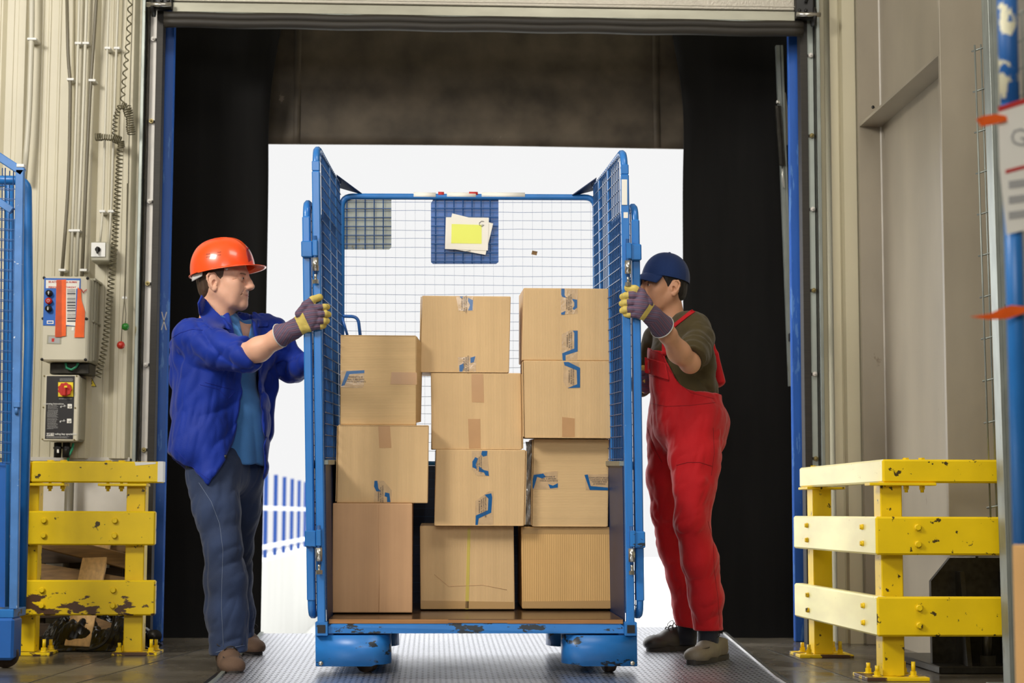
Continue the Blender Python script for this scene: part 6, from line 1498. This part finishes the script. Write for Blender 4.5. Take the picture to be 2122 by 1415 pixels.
for an, dz in ((anR, -.07), (anL, -.06)):
    b = MB(); b.tube([an + Vector((0, 0, .03)), an, an + Vector((0, 0, dz))], .042, 16); b.build('sock', M['sock'], A_)
shoe(A_, (P(466, 1370, 7.42).x, 7.42), (P(487, 1380, 7.14).x, 7.135), .0, 'suede')
shoe(A_, (P(494, 1340, 7.95).x, 7.95), (P(533, 1345, 7.80).x, 7.80), None, 'suede')

# gloves (his right hand closed on the cage's front bar; left one behind the bar)
YG_ = 7.022
kn = [P(643, 637, YG_), P(648, 651, YG_ - .002), P(648, 665, YG_), P(643, 677, YG_ + .006)]
fg = [[P(660, 637, YG_ - .002), P(672, 636, YG_ + .004), P(678, 636, YG_ + .020)], [P(664, 651, YG_ - .002), P(674, 650, YG_ + .004), P(680, 651, YG_ + .020)],
      [P(662, 665, YG_ - .002), P(671, 665, YG_ + .004), P(677, 665, YG_ + .020)], [P(655, 676, YG_ + .002), P(664, 675, YG_ + .008), P(670, 674, YG_ + .022)]]
th = [P(620, 650, YG_ + .005), P(633, 632, YG_ - .004), P(648, 621, YG_ - .002), P(662, 616, YG_ + .01)]
hg_ = hand_glove('glove', A_, P(607, 684, 7.07), P(581, 695, 7.10), kn, fg, th, ['stripeA', 'gloveyel', 'stripeA2'], 'yellow leather work glove with purple stripes', (0, 1, 0), band=(P(624, 664, 7.03), (Vector((.87, 0, .42))).normalized(), .019), fr=.0135)
kn = [haL + Vector((.03, -.02 + .0, .03 - .02 * i)) for i in range(4)]
kn = [haL + Vector((.012, -.035, .03 - .022 * i)) for i in range(4)]
fg = [[k_ + Vector((.012, -.03, 0)), k_ + Vector((.03, -.045, 0)), k_ + Vector((.045, -.035, 0))] for k_ in kn]
hand_glove('glove', A_, haL + Vector((0, .03, 0)), haL + (elL - haL).normalized() * .08, kn, fg, [haL, haL + Vector((.03, -.01, .05)), haL + Vector((.045, -.03, .06))], ['stripeA', 'gloveyel', 'stripeA2'], None, (1, 0, 0))

# hair and helmet
s = SD(hc - Vector((.15, .13, .16)), hc + Vector((.12, .13, .13)), .003)
q = 1.06
s.ell(g(-.018, 0, .030), (.106 * q, .0835 * q, .100 * q), FR, .0); s.ell(g(-.055, 0, -.045), (.048 * q, .060 * q, .050 * q), FR, .03)
X, Y, Z = s.grid(); r = (X - hc.x) * FR[0].x + (Y - hc.y) * FR[0].y + (Z - hc.z) * FR[0].z; zl = (X - hc.x) * FR[2].x + (Y - hc.y) * FR[2].y + (Z - hc.z) * FR[2].z; yl = (X - hc.x) * FR[1].x + (Y - hc.y) * FR[1].y
face = r / q - .022; front = np.where(zl / q > .045, r / q - .05, np.where(zl / q > -.020, face, r / q + .034))
s.d = np.maximum(s.d, front * .9); s.d = np.maximum(s.d, -(zl / q + .082 + .25 * (r / q + .06)) * .9)
s.d += .004 * (ridge(X * 45, Y * 45, Z * 14) - .5)
s.mesh('hair', M['hair'], A_)
tl = math.radians(11)
def hel(x, y, z):     # helmet frame tilted up at the front
    xx = x * math.cos(tl) - z * math.sin(tl); zz2 = x * math.sin(tl) + z * math.cos(tl); return g(xx / q - .010, y / q, zz2 / q + .030)
def dome(u, v):
    a = 2 * PI * u; e = 2.45; t = v * PI / 2; ct = math.cos(t) ** (2 / e * 1.0); st = math.sin(t) ** (2 / e * 1.05); ca, sa = math.cos(a), math.sin(a)
    x = .137 * ct * (abs(ca) ** .95) * (1 if ca > 0 else -1); y = .112 * ct * sa; z = .138 * st
    rid = .0035 * sum(math.exp(-((y - y0) / .007) ** 2) for y0 in (-.032, 0, .032)) * min(1, max(0, (st - .55) * 4)); return hel(x, y, z + rid)
b = MB(); b.grid(dome, 96, 30, 0)
hm = b.build('helmet', M['helmet'], A_)
b = MB()
def brim(u, v):
    a = 2 * PI * u; ca, sa = math.cos(a), math.sin(a); ext = .008 + .040 * max(0, ca) ** 1.6; x = .137 * (abs(ca) ** .95) * (1 if ca > 0 else -1); y = .112 * sa; n_ = Vector((ca, sa * 1.1, 0)).normalized()
    return hel(x + n_.x * ext * v, y + n_.y * ext * v * (1 if ca < 0 else .9), .0 - .006 * v - .004 * max(0, ca) * v + (.004 * v if ca < -.5 else 0))
b.grid(brim, 96, 6, .003); b.build('brim', M['helmet'], hm)
b = MB()
for x0_, z0_ in ((-.062, .052), (-.062, .046), (-.046, .050), (-.030, .056), (-.030, .050)):
    pass
def on_dome(px, py):
    from mathutils.bvhtree import BVHTree
    me = hm.data; bv = BVHTree.FromPolygons([v.co for v in me.vertices], [p.vertices[:] for p in me.polygons]); d = ray(px, py).normalized(); h = bv.ray_cast(CAM - WL[hm.name], d); return (h[0] if h[0] is not None else P(px, py, 7.5) - WL[hm.name]) + WL[hm.name]
for (x0_, y0_, x1_, y1_) in ((427, 527, 435, 526), (427, 533, 435, 532), (450, 523, 458, 522), (450, 529, 458, 528)):
    b.tube([on_dome(x0_, y0_), on_dome(x1_, y1_)], .0011, 5)
b.build('vent_slots', M['black'], hm)
patch('front_print', [(509, 513), (514, 512), (519, 524), (522, 539), (515, 543), (511, 528)], [hm], M['helmetin'], hm, .0006, .0005, smooth=0)
b = MB()
b.grid(lambda u, v: g(-.112 + .052 * u * 1.0 + .0 * v, -.058 - .028 * u, -.018 + .028 * v * (1 - .3 * u) + .018 * u), 8, 4, .003); b.build('headband', M['strapw'], hm)
b = MB(); c0 = g(.036, -.080, .030); b.ball(c0, .006); b.build('strap_stud', M['strapw'], hm)
# ================================================================== man with the navy cap
B_ = thing('person', PZ(1440, 1360), 'man in navy cap, olive shirt and red dungarees, half hidden behind the cage at right', 'person')
YB2 = 7.66
fb = Vector((-.90, -.43, 0)).normalized(); lb = up.cross(fb)
neck = P(1404, 662, YB2); pel = P(1418, 880, YB2); shL = P(1452, 700, 7.50); shR = P(1362, 700, 7.82); elL = P(1430, 752, 7.34); wrL = P(1364, 668, 7.11); elR = P(1330, 800, 7.9); haR = P(1350, 790, 7.84)
hc = P(1373, 591, YB2 - .02); a_ = math.radians(20); hf = (-math.cos(a_), -math.sin(a_))
s = SD(hc - Vector((.17, .17, .24)), hc + Vector((.16, .16, .16)), .0023)
g, back, FR = head(s, hc, hf, -.06, .96, None, B_)
def clsB(Pc, N):
    x, y, z = back(Pc); m = np.zeros(len(Pc), int)
    m[(x > .084) & ((z + .066) ** 2 / .0105 ** 2 + (y / .0225) ** 2 < 1)] = 1
    zb = .0205 - .10 * np.abs(np.abs(y) - .03); m[(x > .05) & (np.abs(y) > .010) & (np.abs(y) < .052) & (np.abs(z - zb - .003) < .0058)] = 2
    return m
sk = s.mesh('head_tmp', [M['skinB'], M['lip'], M['browB']], B_, clsB)
hipL, knL, anL = P(1452, 905, 7.56), P(1434, 1090, 7.44), P(1468, 1312, 7.56); hipR, knR, anR = P(1392, 905, 7.76), P(1392, 1100, 7.84), P(1424, 1302, 7.98)
pts = [neck, pel, shR, shL, elL, wrL, elR, haR, anL, anR]
lo = [min(p[i] for p in pts) - .12 for i in range(3)]; hi = [max(p[i] for p in pts) + .12 for i in range(3)]; lo[2] = .0
b2 = SD(lo, hi, .010)
b2.cap(neck - up * .03, P(1414, 740, YB2), .055, .095, .03, (fb, 1.3)); b2.cap(P(1414, 740, YB2), pel, .105, .105, .05, (fb, 1.2)); b2.cap(shR, shL, .045, .045, .05)
b2.chain([shL, elL, wrL], [.045, .036, .026], .02); b2.chain([shR, elR, haR], [.045, .036, .026], .02)
b2.chain([hipL, P(1440, 1005, 7.50), P(1436, 1083, 7.48), P(1450, 1161, 7.50), anL], [.065, .05, .038, .038, .030], .02); b2.chain([hipR, P(1380, 986, 7.80), P(1389, 1064, 7.84), P(1402, 1130, 7.87), anR], [.060, .045, .036, .036, .028], .02)
bd = b2.mesh('body_tmp', [M['skinB']], B_)
fo = forearm(elL, wrL, .040, .029, B_, M['skinB'], bulge=(-.008, 0, -.004))
bodyB = joinmesh([sk, bd, fo], 'body')
# shirt
lo = [P(1325, 700, 7.7).x - .10, 7.25, P(1400, 860, 7.7).z]; hi = [P(1500, 700, 7.5).x + .06, 8.0, neck.z + .10]
def torsoB(s, e=0.0, k=.05):
    s.cap(P(1405, 735, YB2), P(1415, 800, YB2), .122 + e, .118 + e, k, (lb, 1.0)); s.cap(P(1415, 800, YB2), P(1422, 880, YB2), .118 + e, .128 + e, k)
    s.cap(P(1446, 760, 7.62), P(1446, 810, 7.64), .075 + e, .08 + e, k)
    s.cap(shR.lerp(neck, .3), shL.lerp(neck, .25), .062 + e, .066 + e, .05); s.cap(neck - up * .01, neck - up * .08, .060 + e, .085 + e, .04); s.cap(P(1435, 680, 7.58), P(1440, 740, 7.58), .075 + e, .085 + e, k)
s = SD(lo, hi, .005); torsoB(s)
s.chain([shL + Vector((-.008, 0, -.004)), shL.lerp(elL, .55), elL + Vector((.012, .01, .02))], [.068, .064, .058], .03); s.cap(shR, elR, .065, .05, .03)
G = s.grid(); X, Y, Z = G
s.d += arm_fold(s, shL, elL, .005, 120, X, Y, Z, .10) + .012 * (ridge(X * 9, Y * 9, Z * 16 + X * 6) ** 2 - .35) * (.5 + np.clip((neck.z - .12 - Z) * 5, 0, 1.0)) + .004 * (ridge(X * 28, Y * 28, Z * 28) - .5)
base_sh = s.copy()
cutn = (elL - shL).normalized(); qd = s.planed(elL - cutn * .012, (cutn + Vector((.0, -.25, .0))).normalized()); near_ = (np.abs(X - elL.x) < .10) & (Y < elL.y + .075) & (Z < elL.z + .10)
s.d = np.where(near_, np.maximum(s.d, qd), s.d)
s.plane(neck + up * .032, (-.30 * fb.x, -.30 * fb.y, 1), .01)
for (p0, p1, r) in ((elL, elL + (wrL - elL) * .6, .047), (neck, neck + up * .2, .056)): s.cap(p0, p1, r, r, .0, None, 'sub')
shb = s.mesh('shirt', M['olive'], B_); shb['label'] = 'olive green round-neck shirt'
# dungarees: trousers, hip band and bib in one cloth
lo = [P(1325, 700, 7.7).x - .12, 7.2, .04]; hi = [P(1520, 700, 7.5).x + .08, 8.2, P(1400, 700, 7.5).z + .03]
s = SD(lo, hi, .0055)
torsoB(s, .016)
bibp = [(1300, 700), (1338, 716), (1374, 728), (1384, 752), (1402, 784), (1430, 808), (1470, 818), (1520, 820), (1530, 1000), (1300, 1000)]
bd_ = s.polyd(bibp, .3); s.d = np.maximum(s.d, bd_)
s.plane(P(1400, 940, YB2), (0, 0, -1))
s.cap(P(1400, 868, 7.74), P(1440, 868, 7.60), .125, .125, .05); s.cap(P(1460, 880, 7.62), P(1458, 905, 7.62), .100, .098, .04)
s.cap(P(1475, 872, 7.66), P(1472, 885, 7.66), .075, .07, .04)
s.chain([P(1442, 905, 7.58), P(1441, 955, 7.54), P(1440, 1005, 7.50), P(1434, 1083, 7.47), P(1450, 1161, 7.50), P(1463, 1239, 7.54), P(1468, 1306, 7.57)], [.118, .106, .086, .072, .078, .074, .068], .03)
s.chain([P(1388, 905, 7.76), P(1378, 986, 7.80), P(1387, 1064, 7.84), P(1399, 1130, 7.87), P(1420, 1196, 7.92), P(1428, 1258, 7.96), P(1430, 1300, 7.98)], [.108, .084, .076, .074, .074, .070, .068], .03)
G = s.grid(); X, Y, Z = G; kz = P(1440, 1090, 7.5).z
FDB = .0065 * folds(X, Y, Z, (1, 0, .55), 22, 5, 3.1) * (.2 + 1.0 * np.exp(-((Z - kz) / .09) ** 2) + np.exp(-((Z - kz - .33) / .10) ** 2) + .8 * np.exp(-((Z - .20) / .05) ** 2)) + .010 * folds(X, Y, Z, (-.10, 0, 1), 8, 2.0, 9.6) + .004 * folds(X, Y, Z, (.5, 0, 1), 30, 10, 1.1)
s.d += FDB
inner = SD.__new__(SD); inner.__dict__.update(s.__dict__); inner.d = np.full(s.d.shape, 9.0, np.float32); torsoB(inner, .004); inner.d += FDB
topz = P(1400, 845, YB2).z; s.d = np.where(Z > topz, np.maximum(s.d, -inner.d), s.d)
s.d = np.where(Y < 7.74 + (0 * X), np.maximum(s.d, s.planed(P(1468, 1306, 7.57), (0, 0, -1))), np.maximum(s.d, s.planed(P(1430, 1300, 7.98), (-.15, 0, -1))))
dg = s.mesh('dungarees', M['redcloth'], B_)
onB = [shb, dg, bodyB]
patch('shoulder_strap', [(1384, 678), (1400, 668), (1420, 652), (1434, 641), (1441, 646), (1424, 658), (1404, 674), (1394, 684)], [shb], M['redcloth'], dg, .004, .003)
patch('shoulder_strap', [(1372, 712), (1379, 708), (1384, 722), (1380, 738), (1371, 734)], [shb, dg], M['redcloth'], dg, .006, .003)
patch('bib_pocket', [(1336, 740), (1380, 752), (1387, 788), (1336, 772)], [dg], M['redcloth'], dg, .003, .003)
# back bib standing off the shirt
s = SD(P(1470, 830, 7.5) - Vector((.12, .15, .02)), P(1500, 690, 7.9) + Vector((.08, .2, .02)), .004)
s.cap(P(1478, 735, 7.70), P(1482, 790, 7.72), .016, .030, .02, (lb, .45)); s.cap(P(1472, 690, 7.68), P(1478, 735, 7.70), .010, .016, .02)
s.mesh('back_bib', M['redcloth'], dg)
for nm, pts, r in (('pocket_stitch', [(1337, 776), (1386, 791), (1382, 762)], .0010), ('waist_seam', [(1338, 833), (1380, 842), (1430, 840), (1482, 834)], .0011), ('side_seam', [(1478, 886), (1480, 940), (1474, 985)], .0011), ('side_seam', [(1467, 1080), (1478, 1120), (1480, 1180), (1488, 1240), (1492, 1300)], .0010), ('pocket_seam', [(1402, 964), (1425, 958), (1450, 958), (1476, 966)], .0012), ('inseam', [(1339, 880), (1356, 930), (1372, 958)], .0012), ('bib_stitch', [(1340, 722), (1370, 733), (1384, 762), (1404, 790), (1432, 814), (1480, 826)], .0010)):
    seam(pts, 0, M['redthread'], dg, nm, r, 36)
# socks and shoes
b = MB(); b.tube([anL + Vector((0, 0, .05)), anL + Vector((0, .0, -.03)), anL + Vector((.0, 0, -.075))], .047, 16, radii=[.043, .044, .040]); b.build('sock', M['sock'], B_)
b = MB(); b.tube([anR + Vector((0, 0, .05)), anR + Vector((0, .0, -.03)), anR + Vector((.0, 0, -.07))], .047, 16, radii=[.043, .044, .040]); b.build('sock', M['sock'], B_)
shoe(B_, (P(1500, 1350, 7.66).x, 7.665), (P(1432, 1365, 7.41).x, 7.425), None, 'shoegrey', 'taupe lace-up shoe nearer the camera')
shoe(B_, (P(1438, 1335, 8.0).x, 8.03), (P(1340, 1340, 7.98).x, 7.97), None, 'shoedark', 'dark shoe farther from the camera')
# gloves
YG2 = 7.020
kn = [P(1330, 615, YG2), P(1325, 628, YG2 - .002), P(1325, 641, YG2), P(1328, 652, YG2 + .006)]
fg = [[P(1312, 612, YG2 - .002), P(1296, 613, YG2 + .002), P(1290, 615, YG2 + .018)], [P(1308, 627, YG2 - .002), P(1295, 628, YG2 + .003), P(1289, 629, YG2 + .018)],
      [P(1308, 641, YG2 - .002), P(1296, 642, YG2 + .003), P(1290, 643, YG2 + .018)], [P(1314, 651, YG2 + .004), P(1304, 651, YG2 + .008), P(1298, 651, YG2 + .022)]]
th = [P(1345, 628, YG2 + .008), P(1330, 606, YG2 + .006), P(1316, 599, YG2 + .002), P(1302, 597, YG2 + .012)]
hand_glove('glove', B_, P(1352, 655, 7.07), P(1372, 677, 7.13), kn, fg, th, ['stripeB', 'gloveyel', 'stripeB2'], 'striped yellow work glove gripping the right front bar', (0, 1, 0), band=(P(1345, 640, 7.03), Vector((-.80, 0, .55)).normalized(), .009), fr=.0138, cuffr=(.038, .050))
kn = [haR + Vector((-.03, -.02, .03 - .022 * i)) for i in range(4)]
fg = [[k_ + Vector((-.015, -.02, 0)), k_ + Vector((-.03, -.025, 0)), k_ + Vector((-.045, -.015, 0))] for k_ in kn]
hand_glove('glove', B_, haR + Vector((.02, .01, 0)), haR + Vector((.05, .03, .01)), kn, fg, [haR, haR + Vector((-.02, -.02, .05)), haR + Vector((-.04, -.03, .055))], ['stripeB', 'gloveyel', 'stripeB2'], None, (-1, 0, 0))
# hair and cap
s = SD(hc - Vector((.15, .15, .16)), hc + Vector((.15, .15, .13)), .003); q = .96
s.ell(g(-.020, 0, .030), (.106 * q, .0850 * q, .100 * q), FR, .0); s.ell(g(-.060, 0, -.042), (.046 * q, .060 * q, .050 * q), FR, .03)
X, Y, Z = s.grid(); r = (X - hc.x) * FR[0].x + (Y - hc.y) * FR[0].y + (Z - hc.z) * FR[0].z; zl = (X - hc.x) * FR[2].x + (Y - hc.y) * FR[2].y + (Z - hc.z) * FR[2].z
front = np.where(zl / q > .030, r / q - .050, np.where(zl / q > -.030, r / q - .020 - .4 * (zl / q), r / q + .034))
s.d = np.maximum(s.d, front * .9); s.d = np.maximum(s.d, -(zl / q + .078 + .3 * (r / q + .06)) * .9); s.d += .004 * (ridge(X * 45, Y * 45, Z * 14) - .5)
s.mesh('hair', M['hairblack'], B_)
tl = math.radians(13)
def capf(x, y, z):
    xx = x * math.cos(tl) - z * math.sin(tl); zz2 = x * math.sin(tl) + z * math.cos(tl); return g(xx / q - .016, y / q, zz2 / q + .022)
def dome(u, v):
    a = 2 * PI * u; t = v * PI / 2; ct = math.cos(t) ** .9; st = math.sin(t) ** .95; ca, sa = math.cos(a), math.sin(a)
    seam_ = .0012 * max(0, math.cos(a * 6)) ** 30 * (1 - v ** 4); return capf((.107 + seam_) * ct * ca, (.093 + seam_) * ct * sa, .120 * st)
b = MB(); b.grid(dome, 120, 30, 0); cp = b.build('cap', M['capnavy'], B_)
b = MB()
def peak(u, v):
    a = -1.05 + 2.1 * u; x0 = .103 * math.cos(a); y0 = .090 * math.sin(a); L_ = .070 * (math.cos(a * 1.35) ** .5 if abs(a * 1.35) < PI / 2 else 0)
    return capf(x0 + L_ * v, y0 * (1 + .02 * v), .012 - .052 * v * (1 - .25 * v) - .014 * (y0 / .092) ** 2)
b.grid(peak, 30, 10, .003); b.build('peak', M['capnavy'], cp)
b = MB(); b.ball(capf(0, 0, .121), .0065, (1, 1, .7)); b.build('top_button', M['capnavy'], cp)
